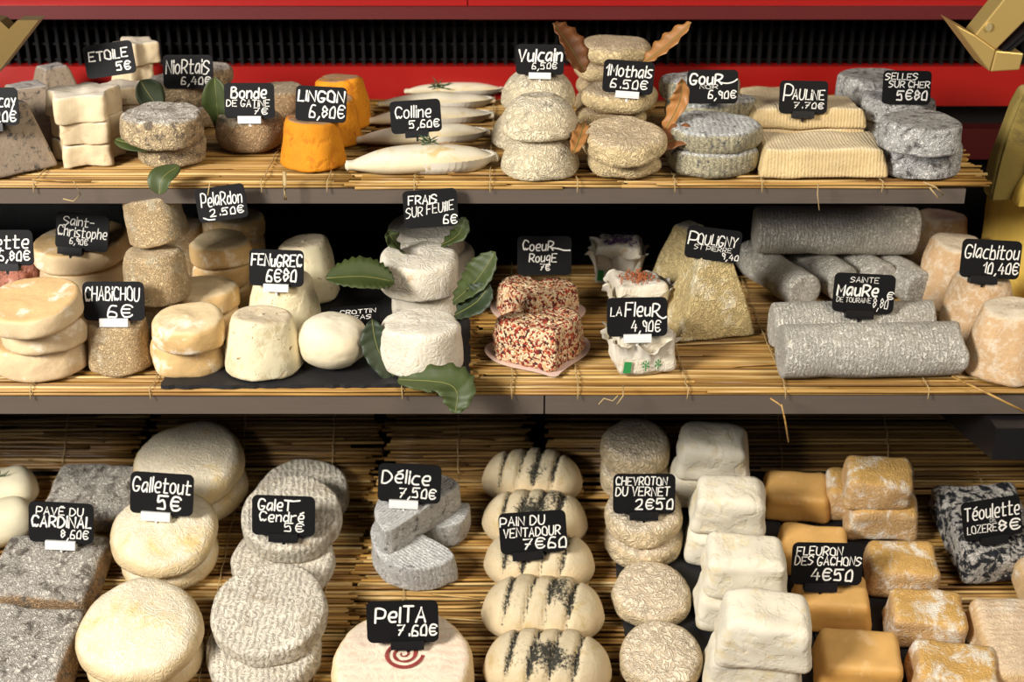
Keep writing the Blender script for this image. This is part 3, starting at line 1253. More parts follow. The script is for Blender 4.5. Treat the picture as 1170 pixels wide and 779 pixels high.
def cup_parts(top_mat, top_label, bits):
    def f_(w, h, s):
        parts = []
        cv, cf = rbox(w * .74, w * .70, h * .92, .005, .94, seed=s, amp=.002, sc=60)
        cv = [v + Vector((0, 0, h * .06)) for v in cv]
        parts.append(('cheese', cv, cf, Mt('r_frais'), None))
        n = 84
        pv, pf = [], []
        rnd = random.Random(s)
        # square-ish cup of paper, crumpled, with flaring corners
        for (k, z, cr) in ((.40, 0, 0), (.80, .0003, .01), (.90, h * .25, .03), (.98, h * .5, .05), (1.08, h * .70, .08), (1.2, h * .74, .12)):
            for i in range(n):
                a = 2 * math.pi * i / n
                sq = 1 / max(abs(math.cos(a)), abs(math.sin(a))) ** .55
                cn = abs(math.sin(2 * a)) ** 3
                kk = k * (1 + cr * noise.noise(Vector((math.cos(a) * 5, math.sin(a) * 5, s + z * 40))) * 2)
                zz = z * (1 + .35 * cr * 10 * noise.noise(Vector((a * 2.2, s, 0)))) + cn * h * .10 * (z > h * .6)
                pv.append(Vector((math.cos(a) * w * .40 * sq * kk, math.sin(a) * w * .38 * sq * kk, zz)))
        for j in range(5):
            for i in range(n):
                i2 = (i + 1) % n
                pf.append((j * n + i, j * n + i2, (j + 1) * n + i2, (j + 1) * n + i))
        parts.append(('paper_wrapper', pv, pf, PAPER, 'crumpled white paper with green print'))
        # green palm-like prints on the front of the paper
        g = MB()
        for (gx, sc_) in ((-.62, 1.5), (-.08, .9), (.34, .9)):
            base = -math.pi / 2 + gx
            j1 = 3

            def PT(du, zf):
                a = base + du
                sq = 1 / max(abs(math.cos(a)), abs(math.sin(a))) ** .55
                return Vector((math.cos(a) * w * .40 * sq * 1.0, math.sin(a) * w * .38 * sq * 1.0 - .0012, h * (.26 + zf)))
            if sc_ > 1:
                g.add([PT(-.13, -.12), PT(.07, -.12), PT(.10, .16), PT(-.10, .16)], [(0, 1, 2, 3)])
            else:
                for q in range(5):
                    aa = math.radians(200 - q * 55)
                    c0 = PT(0, .06)
                    e1, e2 = PT(.12 * math.cos(aa + .25), .06 + .12 * math.sin(aa + .25)), PT(.12 * math.cos(aa - .25), .06 + .12 * math.sin(aa - .25))
                    g.add([c0, e1, e2], [(0, 1, 2)])
                g.add([PT(-.02, -.08), PT(.02, -.08), PT(.02, .08), PT(-.02, .08)], [(0, 1, 2, 3)])
        parts.append(('printed_mark', g.v, g.f, GREEN, 'green print on the paper'))
        t = MB()
        for i in range(bits):
            x, y = rnd.gauss(0, w * .13), rnd.gauss(0, w * .12)
            x = max(-w * .3, min(w * .3, x))
            y = max(-w * .28, min(w * .28, y))
            a = rnd.uniform(0, 6.3)
            l = rnd.uniform(.002, .0045)
            z = h * .985
            t.tube([(x, y, z), (x + math.cos(a) * l * .5, y + math.sin(a) * l * .5, z + rnd.uniform(.0005, .003)), (x + math.cos(a) * l, y + math.sin(a) * l, z + rnd.uniform(0, .002))], [.0003, .0009, .0003], 4)
        parts.append(('flower_topping', t.v, t.f, top_mat, top_label))
        return parts
    return f_


def heart_parts(w, h, s):
    v, f = lathe(w / 2, w / 2 * .9, h, .005, .007, 0, .001, .0016, sc=90, seed=s, rf=HEART, amp2=.0012, sc2=330, nseg=110)
    pv, pf = lathe(w / 2 * 1.12, w / 2 * 1.16, .0014, .0003, .0003, 0, 0, .0, seed=s, rf=HEART, amp2=0)
    for p in pv:
        rr = math.hypot(p.x, p.y) / (w / 2)
        p.z += max(0, rr - .95) * .012
    v = [p + Vector((0, 0, .0015)) for p in v]
    return [('pepper_crust_cheese', v, f, Mt('r_pepper'), 'crust of crushed red and black peppercorns'), ('paper', pv, pf, PINKP, 'pinkish paper sheet')]


def pelta_parts(w, h, s):
    v, f = lathe(w / 2, w / 2 * .97, h, .006, .007, 0, .002, .001, seed=s, nseg=96)
    zt = h + .0008
    mb = MB()
    pts = []
    for k in range(90):
        a = k / 90 * math.pi * 5.2
        r = w * (.012 + .125 * (k / 90) ** 1.1)
        pts.append((math.cos(a + 2.6) * r * 1.05 + w * .01, math.sin(a + 2.6) * r * .95 + w * .05, 0))
    for i in range(len(pts) - 1):
        a, b = Vector(pts[i]), Vector(pts[i + 1])
        wd = w * .009 * (.7 + .9 * noise.noise(Vector((i * .21, 0, 1))) + i / 90 * .8)
        t = (b - a).normalized()
        n_ = Vector((-t.y, t.x, 0)) * max(.0004, wd)
        z = zt + .0004
        mb.add([Vector((q.x, q.y, z)) for q in (a - n_, b - n_, b + n_, a + n_)], [(0, 1, 2, 3)])
    return [('rind', v, f, Mt('r_pelta'), None), ('stamped_spiral', mb.v, mb.f, plain('red_stamp', '#8f3630', .8, noise_amt=.4, nscale=200), 'dark red spiral stamp')]


def wedge_parts(pale=True):
    def f_(w, h, s, kw):
        ang = kw.get('ang', 70)
        r = w
        pts = [(0, 0)] + [(math.cos(math.radians(a)) * r, math.sin(math.radians(a)) * r) for a in [i * ang / 14 for i in range(15)]]
        c = sum(p[0] for p in pts) / len(pts), sum(p[1] for p in pts) / len(pts)
        pts = [(p[0] - c[0], p[1] - c[1]) for p in pts]
        mx = max(math.hypot(*p) for p in pts)
        rf = poly_rf([(p[0] / mx, p[1] / mx) for p in pts], .015)
        v, f = lathe(mx, mx * .985, h, .003, .003, 0, 0, .0009, seed=s, rf=rf, nseg=140, skew=.0, amp2=.0002)
        v2, f2 = lathe(mx * .97, mx * .955, .002, .0005, .0005, 0, 0, 0, seed=s, rf=rf, nseg=140, skew=0, amp2=0)
        v2 = [p + Vector((0, 0, h - .0004)) for p in v2]
        return [('paste', v, f, Mt('r_yellow'), 'yellow cut face'), ('rind', v2, f2, Mt('r_tomme'), 'brown top rind')]
    return f_


def wheel_parts(w, h, s):
    v, f = lathe(w / 2, w / 2, h, .008, .006, 0, .002, .001, seed=s, nseg=120, skew=.004)
    v2, f2 = lathe(w * .485, w * .48, .003, .001, .001, 0, 0, .0006, seed=s, nseg=120, skew=.004)
    v2 = [p + Vector((0, 0, h - .0015)) for p in v2]
    return [('paste', v, f, Mt('r_yellow'), 'smooth yellow side'), ('rind', v2, f2, Mt('r_tomme'), 'mottled brown top rind')]


def sprig(surf, px, py, h0, label, n=16, size=.016, seed=3, Y=None):
    rnd = random.Random(seed)
    c = P3(px, py, Y)
    mb = MB()
    for i in range(n):
        a = rnd.uniform(-.5, math.pi + .5)
        e = rnd.uniform(.1, .9)
        l = size * rnd.uniform(.5, 1)
        d = Vector((math.cos(a), rnd.uniform(-.4, .2), math.sin(a) * .6 + .15))
        b = c + Vector((rnd.uniform(-.004, .004), 0, rnd.uniform(0, .003)))
        mb.tube([b, b + d * l * .5, b + d * l + Vector((0, 0, -.001))], [.0004, .0007, .0002], 4)
    mb.tube([c + Vector((-.006, 0, -.001)), c + Vector((.006, 0, .002))], .0006, 5)
    o = mb.build('herb_sprig', MATS['herb'], smooth=True)
    tag(o, label, 'herb', 'herb sprigs on the pale cheeses')
    return o


plain('herb', '#3c5230', .6)
plain('purple_petals', '#5b3f66', .7, noise_amt=.3, nscale=200)
plain('orange_petals', '#b0643a', .7, noise_amt=.3, nscale=200)
plain('straw_bits', '#8d6a3a', .7)


def pyr(w, h, s):
    return rbox(w, w, h, .004, .52, amp=.001, seed=s)


def pyr_tall(w, h, s):
    return rbox(w, w * .9, h, .004, .36, amp=.0012, seed=s)


def ridge_bar(w, h, s):
    return rbox(w, w * .55, h, .004, .90, amp=.0014, seed=s, n=19)


KINDS = {
    'valencay': dict(name='ash_pyramid_cheese', group='ash-coated pyramid cheeses', shape=pyr, mat=Mt('r_valencay')),
    'etoile': dict(name='star_cheese', group='star-shaped cheeses', mat=Mt('r_etoile'), shape=lambda w, h, s: lathe(w / 2, w / 2 * .97, h, .002, .003, 0, .0005, .0016, seed=s, rf=STAR, nseg=110, sc=60)),
    'niortais': dict(name='goat_cheese_round', group='wrinkled goat cheese rounds at the upper left', shape=sh_round(.005, .0055, 1, .02, .05, .0018), mat=Mt('r_niortais')),
    'bonde': dict(name='goat_cheese_drum', group='wrinkled brown goat cheese drums', shape=sh_round(.009, .006, 1.0, .0, .10, .0016), mat=Mt('r_bonde')),
    'lingon': dict(name='orange_cheese_cone', group='orange truncated cone cheeses', shape=sh_round(.004, .004, .76, .0, .0, .0012), mat=Mt('r_lingon')),
    'colline': dict(name='boat_shaped_cheese', group='pale boat-shaped cheeses in paper trays', shape=boat_parts, dr=.28),
    'vulcain': dict(name='dome_cheese', group='dome-shaped cheeses', shape=dome_shape, mat=Mt('r_vulcain')),
    'mothais': dict(name='goat_cheese_round', group='cream goat cheese rounds on brown leaves', shape=sh_round(.008, .0075, .97, .02, .08, .0015), mat=Mt('r_mothais')),
    'gour': dict(name='blue_grey_cheese', group='blue-grey leaf-shaped cheeses', shape=lambda w, h, s: lathe(w / 2, w / 2, h, .007, .006, .001, .001, .0016, seed=s, rf=DROP), mat=Mt('r_gour')),
    'pauline': dict(name='ribbed_cheese_bar', group='ribbed cream cheese bars', shape=ridge_bar, mat=Mt('r_pauline'), dr=.55),
    'selles': dict(name='ash_goat_cheese_round', group='ash-grey goat cheese rounds', shape=sh_round(.003, .004, .95, .0, .0, .0012), mat=Mt('r_selles')),
    'rose': dict(name='pink_rubbed_cheese', group='pink rubbed cheeses', shape=sh_round(.006, .008, .9, .05, .04, .003, sc=90), mat=Mt('r_rose')),
    'christophe': dict(name='flat_cream_cheese', group='broad flat cream cheeses', shape=sh_round(.005, .003, .97, .0, .05, .001), mat=Mt('r_christophe')),
    'chabichou': dict(name='goat_cheese_cone', group='wrinkled tan goat cheese cones', shape=sh_round(.004, .0045, .84, .0, .02, .0013), mat=Mt('r_chabichou')),
    'pelardon': dict(name='small_goat_cheese', group='small golden goat cheese rounds', shape=sh_round(.005, .0055, .97, .02, .06, .0015), mat=Mt('r_pelardon')),
    'fenugrec': dict(name='herbed_cheese_cone', group='herbed cream cheese cones', shape=sh_round(.004, .0045, .70, .0, .03, .0012), mat=Mt('r_fenugrec')),
    'crottin': dict(name='small_ball_cheese', group='small ball cheeses', shape=sh_round(.016, .016, .97, .02, .14, .0012), mat=Mt('r_crottin')),
    'frais': dict(name='fresh_white_cheese', group='fresh white cheeses on leaves', shape=sh_round(.004, .0055, .95, .0, .02, .0013), mat=Mt('r_frais')),
    'coeur': dict(name='heart_shaped_cheese', group='heart-shaped peppercorn cheeses', shape=heart_parts),
    'fleur_white': dict(name='paper_wrapped_cheese', group='cheeses wrapped in printed paper', shape=cup_parts(Mt('r_frais'), 'white topping', 4), dr=.9),
    'fleur_orange': dict(name='paper_wrapped_cheese', group='cheeses wrapped in printed paper', shape=cup_parts(Mt('orange_petals'), 'dried orange petals', 110), dr=.9),
    'fleur_purple': dict(name='paper_wrapped_cheese', group='cheeses wrapped in printed paper', shape=cup_parts(Mt('purple_petals'), 'purple petals', 150), dr=.9),
    'pouligny': dict(name='tall_pyramid_cheese', group='tall pyramid cheeses', shape=pyr_tall, mat=Mt('r_pouligny'), dr=.9),
    'maure': dict(name='ash_log_cheese', group='grey ash log cheeses', shape=log_shape, mat=Mt('r_maure')),
    'glacbitou': dict(name='goat_cheese_tall_cone', group='tall rough orange-white cones', shape=sh_round(.005, .006, .70, .0, .02, .0018), mat=Mt('r_glacbitou')),
    'yellow': dict(name='cheese_wedge', group='large yellow cheese wedges', shape=wedge_parts(), kw=True),
    'wheel': dict(name='cheese_wheel', group='large yellow cheese wheels', shape=wheel_parts),
    'pave': dict(name='square_slab_cheese', group='mottled grey slab cheeses', shape=sh_box(.86, .008, .94, .0018, sag=.0015), mat=Mt('r_pave'), dr=.86),
    'galletout': dict(name='soft_round_cheese', group='soft domed cream rounds', shape=sh_round(.009, .012, .93, .18, .05, .0018, sc=30), mat=Mt('r_galletout')),
    'galet': dict(name='ribbed_grey_disc_cheese', group='ribbed ash disc cheeses', shape=sh_round(.006, .005, .98, .02, .03, .001), mat=Mt('r_galet')),
    'delice': dict(name='half_moon_cheese', group='grey half-moon cheeses', mat=Mt('r_delice'), shape=lambda w, h, s: lathe(w / 2, w / 2 * .97, h, .004, .003, 0, .0005, .0012, seed=s, rf=MOON, nseg=110), dr=.7),
    'pelta': dict(name='spiral_stamped_cheese', group='spiral stamped cheeses', shape=pelta_parts),
    'pain': dict(name='scored_loaf_cheese', group='scored loaf-shaped cheeses', shape=loaf_shape, mat=Mt('r_pain'), dr=.60),
    'chevroton': dict(name='wrinkled_button_cheese', group='wrinkled cream button cheeses', shape=sh_round(.008, .008, .97, .04, .06, .0013), mat=Mt('r_chevroton')),
    'white': dict(name='white_block_cheese', group='white block cheeses', shape=sh_box(.64, .010, .86, .0022, sag=.001), mat=Mt('r_white'), dr=.64),
    'fleuron': dict(name='golden_block_cheese', group='smooth golden block cheeses', shape=sh_box(.72, .008, .90, .0012), mat=Mt('r_fleuron'), dr=.72),
    'gachons': dict(name='bloomy_block_cheese', group='orange block cheeses with white bloom', shape=sh_box(.70, .008, .93, .0022), mat=Mt('r_gachons'), dr=.70),
    'lozere': dict(name='marbled_slab_cheese', group='black and white marbled cheeses', shape=sh_box(1.25, .009, .95, .002, sag=.001), mat=Mt('r_lozere'), dr=1.25),
    'bar': dict(name='ribbed_pink_bar_cheese', group='pinkish ribbed bar cheeses', shape=sh_box(1.55, .012, .88, .002), mat=Mt('r_bar'), dr=1.55),
    'loglet': dict(name='pale_finger_cheese', group='pale finger cheeses with herbs', shape=lambda w, h, s: spindle(w, h * 1.35, h, lambda t: max(.3, 1 - abs(t) ** 5 * .7) if abs(t) < .99 else .25, seed=s), mat=Mt('r_loglets'), dr=.35),
}


def logp(surf, cx, ybot, lpx, dpx, label, h0=0.0, axis_deg=0, tilt_deg=0, cyl_len=None, seed=1, roll=0):
    """a log cheese lying on its side; axis_deg turns it on the shelf"""
    K = KINDS['maure']
    Q = surf.hit(cx, ybot, h0)
    z = project(Q)[2]
    r = dpx * z / FPX / 2
    L_ = cyl_len or lpx * z / FPX
    cen = Q + surf.y * r
    if cyl_len:
        cen = cen + surf.y * (abs(math.sin(math.radians(axis_deg))) * L_ / 2 - r * .2)
    z = project(cen)[2]
    cen.x = (cx - CX0) * z / FPX
    v, f = log_shape(L_, 2 * r, seed)
    R = (Matrix.Rotation(surf.t, 4, 'X') @ Matrix.Rotation(math.radians(axis_deg), 4, 'Z') @ Matrix.Rotation(math.radians(tilt_deg), 4, 'Y') @
         Matrix.Rotation(math.radians(90), 4, 'Y') @ Matrix.Rotation(math.radians(roll), 4, 'Z'))
    R3 = R.to_3x3()
    v = [p - Vector((0, 0, L_ / 2)) for p in v]
    lo = min((R3 @ p).dot(surf.n) for p in v)
    base = (cen - surf.o).dot(surf.n)
    o = mesh_obj(K['name'], v, f, K['mat'])
    o.matrix_world = Matrix.Translation(cen + surf.n * (h0 - base - lo)) @ R
    tag(o, label, 'cheese', K['group'])
    return dict(obj=o, cen=cen, pos=cen, h=2 * r, w=L_, top=h0 + 2 * r, surf=surf)


# ------------------------------------------------------------ straw mats and slates
mat_of_straw(T, -.60, -.150, .105, .42, 'straw mat on the upper shelf under the star and cone cheeses at the left', 11, 2, stitches=[-.44, -.33, -.23, -.17])
mat_of_straw(T, -.145, .10, .105, .42, 'straw mat on the upper shelf under the dome cheeses in the middle', 12, 2, stitches=[-.09, -.02, .06])
mat_of_straw(T, .105, .438, .105, .42, 'straw mat on the upper shelf under the ribbed bars and ash rounds at the right', 13, 2, stitches=[.15, .23, .34])
mat_of_straw(M, -.60, -.036, .020, .345, 'straw mat on the middle shelf left of the joint, mostly under the left slate', 21, 2, stitches=[-.44, -.33, -.1])
mat_of_straw(M, -.034, .60, .020, .345, 'straw mat on the middle shelf right of the joint, below hearts, pyramids and logs', 22, 2, stitches=[.0, .06, .16, .25, .38])
mat_of_straw(B, -.62, -.16, -.60, -.03, 'straw mat on the sloping deck under the grey slabs and soft rounds', 31, 3, step=.0050, rs=1.35, stitches=[-.45, -.30, -.19], loose=14)
mat_of_straw(B, -.155, .07, -.60, -.03, 'straw mat on the sloping deck under the half-moon and scored loaf cheeses', 32, 3, step=.0050, rs=1.35, stitches=[-.11, .0, .05], loose=10)
mat_of_straw(B, .075, .64, -.60, -.03, 'straw mat on the sloping deck under the slates and blocks at the right', 33, 3, step=.0050, rs=1.35, stitches=[.13, .42, .52], loose=12)
B2 = Surf(B.o + B.y * -.045 + B.n * .002, math.radians(44))
xg1, xg2 = P3(441, 500, .28).x, P3(612, 500, .28).x
mat_of_straw(B2, -.60, -.42, .012, .13, 'raised straw mat at the far lower left behind the pale fingers', 40, 3, step=.0050, rs=1.35, stitches=[-.5], mat=STRAW_DARK)
mat_of_straw(B2, -.40, xg1 - .012, .0, .13, 'raised straw mat behind the soft rounds and grey discs', 41, 3, step=.0050, rs=1.35, stitches=[-.3, -.2], mat=STRAW_DARK)
mat_of_straw(B2, xg1 + .008, xg2 - .014, .0, .13, 'raised straw mat between the two black shelf uprights', 42, 3, step=.0050, rs=1.35, stitches=[-.06], mat=STRAW_DARK)
mat_of_straw(B2, xg2 + .020, .62, .0, .13, 'raised dark straw mat behind the block cheeses', 43, 3, step=.0050, rs=1.35, stitches=[.15, .3, .42], mat=STRAW_DARK)

slab_from(M, [(184, 444), (205, 395), (245, 318), (470, 318), (536, 330), (537, 442)], .0, .0035, 'slate_board', SLATE, 'black slate board on the middle shelf under the herbed cones and white cheeses', 'slate', 1)
slab_from(B, [(724, 800), (704, 655), (700, 560), (775, 520), (868, 536), (900, 620), (948, 800)], .0, .0035, 'slate_board', SLATE, 'black slate board under the wrinkled buttons and the white blocks', 'slate', 2, h1=.001)
slab_from(B, [(951, 805), (903, 620), (871, 541), (957, 541), (1012, 618), (1075, 695), (1150, 805)], .0, .0035, 'slate_board', SLATE, 'black slate board under the golden blocks and bloomy blocks', 'slate', 3, h1=.001)
SL = .0038

# ================================================================ TOP SHELF
v1 = put('valencay', T, 66, 128, 52, 42, 'ash pyramid cheese at the back, against the red rail, left of the star cheeses', rz=38, h0=.0)
v1b = put('valencay', T, 40, 176, 74, 62, 'ash pyramid cheese in the middle of the three at the left end', rz=36)
v0 = put('valencay', T, 8, 203, 92, 66, 'front ash pyramid cheese at the left end of the top shelf', rz=40)

e1 = stack('etoile', T, [
    (103, 195, 88, 25, 'bottom star cheese of the front stack of three', dict(rz=14)),
    (101, None, 90, 25, 'middle star cheese of the front stack of three', dict(rz=10)),
    (97, None, 94, 30, 'top star cheese of the front stack of three, left of the wrinkled rounds', dict(rz=12))])
e2 = stack('etoile', T, [
    (142, 160, 60, 18, 'lowest star cheese of the stack behind the front stars', dict(rz=30)),
    (142, None, 62, 18, 'second star cheese up in the stack behind the front stars', dict(rz=24)),
    (141, None, 66, 20, 'top star cheese of the stack behind the front stars', dict(rz=28))])
e3 = stack('etoile', T, [
    (152, 128, 54, 25, 'lowest star cheese of the rearmost stack near the red rail', dict(rz=50)),
    (155, None, 54, 25, 'middle star cheese of the rearmost stack near the red rail', dict(rz=40)),
    (157, None, 56, 25, 'top star cheese of the rearmost stack, its tip right of the first black sign', dict(rz=46))])

n1 = stack('niortais', T, [
    (198, 194, 76, 21, 'lower wrinkled round of the front pair, resting on a drooping green leaf'),
    (187, 175, 90, 25, 'upper wrinkled round of the front pair, a green leaf under its left side', dict(tilt=(4, 3)))])
n2 = stack('niortais', T, [
    (214, 152, 72, 20, 'lower wrinkled round of the second pair, behind the front pair'),
    (211, None, 74, 22, 'upper wrinkled round of the second pair, just below the second black sign')])
n3 = stack('niortais', T, [
    (240, 142, 50, 16, 'lowest of the rearmost wrinkled rounds behind the upright green leaf'),
    (241, None, 50, 16, 'middle of the rearmost wrinkled rounds behind the upright green leaf'),
    (242, None, 50, 16, 'top of the rearmost wrinkled rounds, peeping out right of the second sign')])
b1 = put('bonde', T, 322, 140, 52, 30, 'brown wrinkled drum standing behind, right of the small drum sign')
b0 = put('bonde', T, 289, 179, 72, 32, 'brown wrinkled drum in front, under the sign with the white clip')

l2 = put('lingon', T, 391, 152, 70, 48, 'orange cone cheese at the back with its greyish top showing')
l1 = put('lingon', T, 380, 172, 70, 44, 'orange cone cheese in the middle, half hidden behind the front one')
l0 = put('lingon', T, 359, 199, 76, 48, 'orange cone cheese in front, under its black sign')

c5 = put('colline', T, 520, 112, 116, 14, 'pale boat-shaped cheese rearmost of the five, against the red rail', rz=4)
c4 = put('colline', T, 499, 127, 136, 18, 'fourth pale boat-shaped cheese from the front', rz=8)
c3 = put('colline', T, 492, 146, 148, 20, 'third pale boat-shaped cheese from the front, behind the sign', rz=10)
c2 = put('colline', T, 484, 168, 156, 22, 'second pale boat-shaped cheese from the front', rz=11)
c0 = put('colline', T, 483, 201, 176, 30, 'large pale boat-shaped cheese in front with a herb sprig on top', rz=11)

vu2 = stack('vulcain', T, [
    (604, 176, 86, 40, 'lower dome cheese of the rear pair, mostly hidden behind the front domes'),
    (615, 132, 86, 42, 'upper dome cheese of the rear pair, under a sign with a white clip')])
vu1 = stack('vulcain', T, [
    (617, 209, 90, 42, 'lower dome cheese of the front pair'),
    (616, 165, 90, 44, 'upper dome cheese of the front pair')])

m3 = stack('mothais', T, [
    (698, 138, 80, 20, 'lowest cream round of the tall rear stack'),
    (698, None, 80, 20, 'second cream round up in the tall rear stack'),
    (696, None, 78, 20, 'third cream round up in the tall rear stack, between brown leaves'),
    (702, None, 82, 22, 'topmost cream round of the tall rear stack, highest cheese in the case')])
m2 = stack('mothais', T, [
    (698, 172, 78, 20, 'lowest cream round of the middle stack under the two-word price sign'),
    (697, None, 78, 18, 'second cream round up in the middle stack'),
    (707, None, 84, 24, 'top cream round of the middle stack, touching the sign with the white clip')])
m1 = stack('mothais', T, [
    (712, 207, 84, 20, 'lower cream round of the front pair, partly hidden in shade'),
    (712, 194, 92, 28, 'upper cream round of the front pair, its wrinkled face tipped forward', dict(tilt=(10, 0)))])

g2 = stack('gour', T, [
    (806, 172, 94, 24, 'lowest blue-grey cheese of the rear stack'),
    (806, None, 94, 24, 'middle blue-grey cheese of the rear stack, a dry leaf against it'),
    (796, None, 84, 24, 'top brownish cheese of the rear stack, seen above and left of the sign', dict())])
g1 = stack('gour', T, [
    (811, 208, 96, 26, 'lower blue-grey cheese of the front pair'),
    (813, 181, 98, 26, 'upper blue-grey cheese of the front pair', dict(tilt=(3, 0)))])

p3 = put('pauline', T, 890, 126, 95, 14, 'ribbed cheese bar furthest back behind the ribbed bars sign')
p2 = stack('pauline', T, [
    (918, 170, 134, 20, 'lower ribbed cheese bar of the rear pair'),
    (916, None, 132, 22, 'upper ribbed cheese bar of the rear pair, right under its sign')])
p1 = put('pauline', T, 933, 206, 148, 32, 'ribbed cheese bar in front on the upper shelf', rz=0)

s3 = stack('selles', T, [
    (1000, 156, 88, 22, 'lower ash round of the rear pair'),
    (999, None, 90, 22, 'upper ash round of the rear pair, left of the last sign on the upper shelf')])
s2 = stack('selles', T, [
    (1022, 170, 84, 18, 'lower ash round of the middle pair'),
    (1024, None, 84, 18, 'upper ash round of the middle pair, directly under its sign')])
s1 = stack('selles', T, [
    (1046, 207, 98, 24, 'lower ash round of the front pair at the end of the upper shelf'),
    (1048, 182, 94, 25, 'upper ash round of the front pair at the end of the upper shelf', dict(tilt=(0, 2)))])

# ================================================================ MIDDLE SHELF
put('rose', M, 12, 352, 84, 46, 'pink rubbed cheese at the far left of the middle shelf')
st2 = stack('christophe', M, [
    (104, 366, 102, 16, 'lowest flat cream cheese of the rear stack'),
    (102, None, 102, 16, 'middle flat cream cheese of the rear stack'),
    (95, None, 106, 16, 'top flat cream cheese of the rear stack, under the sign with two names', dict(tilt=(2, -3)))])
st1 = stack('christophe', M, [
    (50, 439, 106, 25, 'lowest flat cream cheese of the front stack at the left edge'),
    (54, 408, 96, 20, 'middle flat cream cheese of the front stack at the left edge'),
    (43, 390, 104, 16, 'top flat cream cheese of the front stack at the left edge, tipped forward', dict(tilt=(9, -3)))])
ch4 = put('chabichou', M, 212, 335, 58, 62, 'tan cone cheese far back, hidden behind the leaning one')
ch2 = put('chabichou', M, 166, 402, 68, 54, 'tan cone cheese directly behind the front one, bottom of the pile')
ch3 = put('chabichou', M, 180, 353, 74, 46, 'tan cone cheese whose broad top carries the leaning cone', seed=44, h0=ch2['top'])
ch5 = put('chabichou', M, 184, 289, 68, 50, 'tan cone cheese perched highest, leaning to the left', h0=ch3['top'] + .002, tilt=(0, -9))
ch1 = put('chabichou', M, 140, 433, 72, 46, 'tan wrinkled cone cheese in front, under its sign with the white clip')
pe4 = stack('pelardon', M, [
    (272, 338, 62, 22, 'lowest golden round of the rearmost stack'),
    (272, None, 62, 22, 'second golden round of the rearmost stack'),
    (268, None, 66, 22, 'top golden round of the rearmost stack, right under its tilted sign')])
pe3 = stack('pelardon', M, [
    (256, 362, 64, 20, 'lowest golden round of the stack behind the herbed cones sign'),
    (255, None, 64, 20, 'second golden round of the stack left of the herbed cones sign'),
    (254, None, 68, 21, 'top golden round of the stack left of the herbed cones sign')])
pe2 = stack('pelardon', M, [
    (238, 396, 72, 24, 'lower golden round of the second pair from the front'),
    (237, None, 74, 20, 'upper golden round of the second pair from the front')])
pe1 = stack('pelardon', M, [
    (218, 436, 80, 28, 'lower golden round of the front pair at the slate corner'),
    (218, 408, 80, 24, 'upper golden round of the front pair at the slate corner', dict(tilt=(5, 0)))])
f3 = put('fenugrec', M, 350, 352, 78, 58, 'herbed cream cone at the back, right of its sign', h0=SL)
f2 = put('fenugrec', M, 327, 392, 86, 52, 'herbed cream cone in the middle, its sign with a white clip on top', h0=SL)
f1 = put('fenugrec', M, 303, 438, 92, 54, 'herbed cream cone in front on the slate', h0=SL)
cr = put('crottin', M, 382, 429, 68, 50, 'small smooth ball cheese alone on the slate', h0=SL)
fr2 = stack('frais', M, [
    (502, 332, 84, 26, 'lower fresh white cheese of the rear pair'),
    (488, 304, 86, 24, 'upper fresh white cheese of the rear pair, touching its sign', dict(tilt=(4, -3)))], SL)
fr1 = stack('frais', M, [
    (490, 374, 84, 26, 'lower fresh white cheese of the middle pair, in shade between leaves'),
    (480, 347, 90, 31, 'upper fresh white cheese of the middle pair', dict(tilt=(3, 0)))], SL)
fr0 = put('frais', M, 483, 437, 94, 40, 'fresh white cheese alone in front on a drooping leaf', h0=SL)
co2 = put('coeur', M, 612, 384, 100, 27, 'peppercorn-crusted heart cheese behind, under its sign', rz=-10)
co1 = put('coeur', M, 620, 434, 112, 33, 'peppercorn-crusted heart cheese in front on pinkish paper', rz=14)
fl3 = put('fleur_purple', M, 706, 330, 72, 44, 'paper-wrapped cheese with purple petals at the back', rz=-5)
fl2 = put('fleur_orange', M, 728, 376, 80, 46, 'paper-wrapped cheese with orange petals right behind the two-word sign', rz=8)
fl1 = put('fleur_white', M, 730, 434, 86, 46, 'paper-wrapped plain white cheese in front, under the sign with a white clip', rz=12)
po2 = put('pouligny', M, 784, 342, 72, 66, 'tall pyramid cheese behind, half hidden by the front pyramid', rz=38)
po1 = put('pouligny', M, 806, 389, 92, 80, 'tall pyramid cheese in front with its broad wrinkled face to the viewer', rz=14)

lg = []
for cx, yb, n, lab in ((886, 362, 1, 'grey log lying front to back, leftmost of the four'), (930, 352, 2, 'grey log lying front to back, second from left of the four'),
                       (976, 352, 3, 'grey log lying front to back, third from left, behind the log sign'), (1018, 360, 4, 'grey log lying front to back, rightmost of the four')):
    lg.append(logp(M, cx, yb, 0, 44, lab, axis_deg=112 if n < 3 else 108, cyl_len=.11, seed=50 + n))
lgt = logp(M, 949, 299, 180, 56, 'grey log lying across the tops of the four others at the back', h0=lg[0]['top'] + .001, seed=60, axis_deg=-1, roll=20)
lg2 = logp(M, 975, 405, 196, 52, 'grey log lying sideways right behind the front log, carrying the log sign', seed=61, axis_deg=2)
lg1 = logp(M, 991, 441, 210, 62, 'thick grey log lying sideways in front, nearest the shelf edge', seed=62, axis_deg=2)

gl4 = put('glacbitou', M, 1068, 324, 76, 60, 'tall rough cone at the back of the row of four at the right', seed=7)
gl3 = put('glacbitou', M, 1084, 362, 82, 64, 'tall rough cone second from the back of the row at the right', seed=8)
gl2 = put('glacbitou', M, 1112, 402, 84, 66, 'tall rough cone under its sign, third from the back', seed=9)
gl1 = put('glacbitou', M, 1146, 444, 92, 68, 'tall rough cone in front at the right edge of the middle shelf', seed=10)
yw = put('wheel', M, 1240, 372, 236, 124, 'large yellow cheese wheel cut off by the right edge, behind the tall cones')

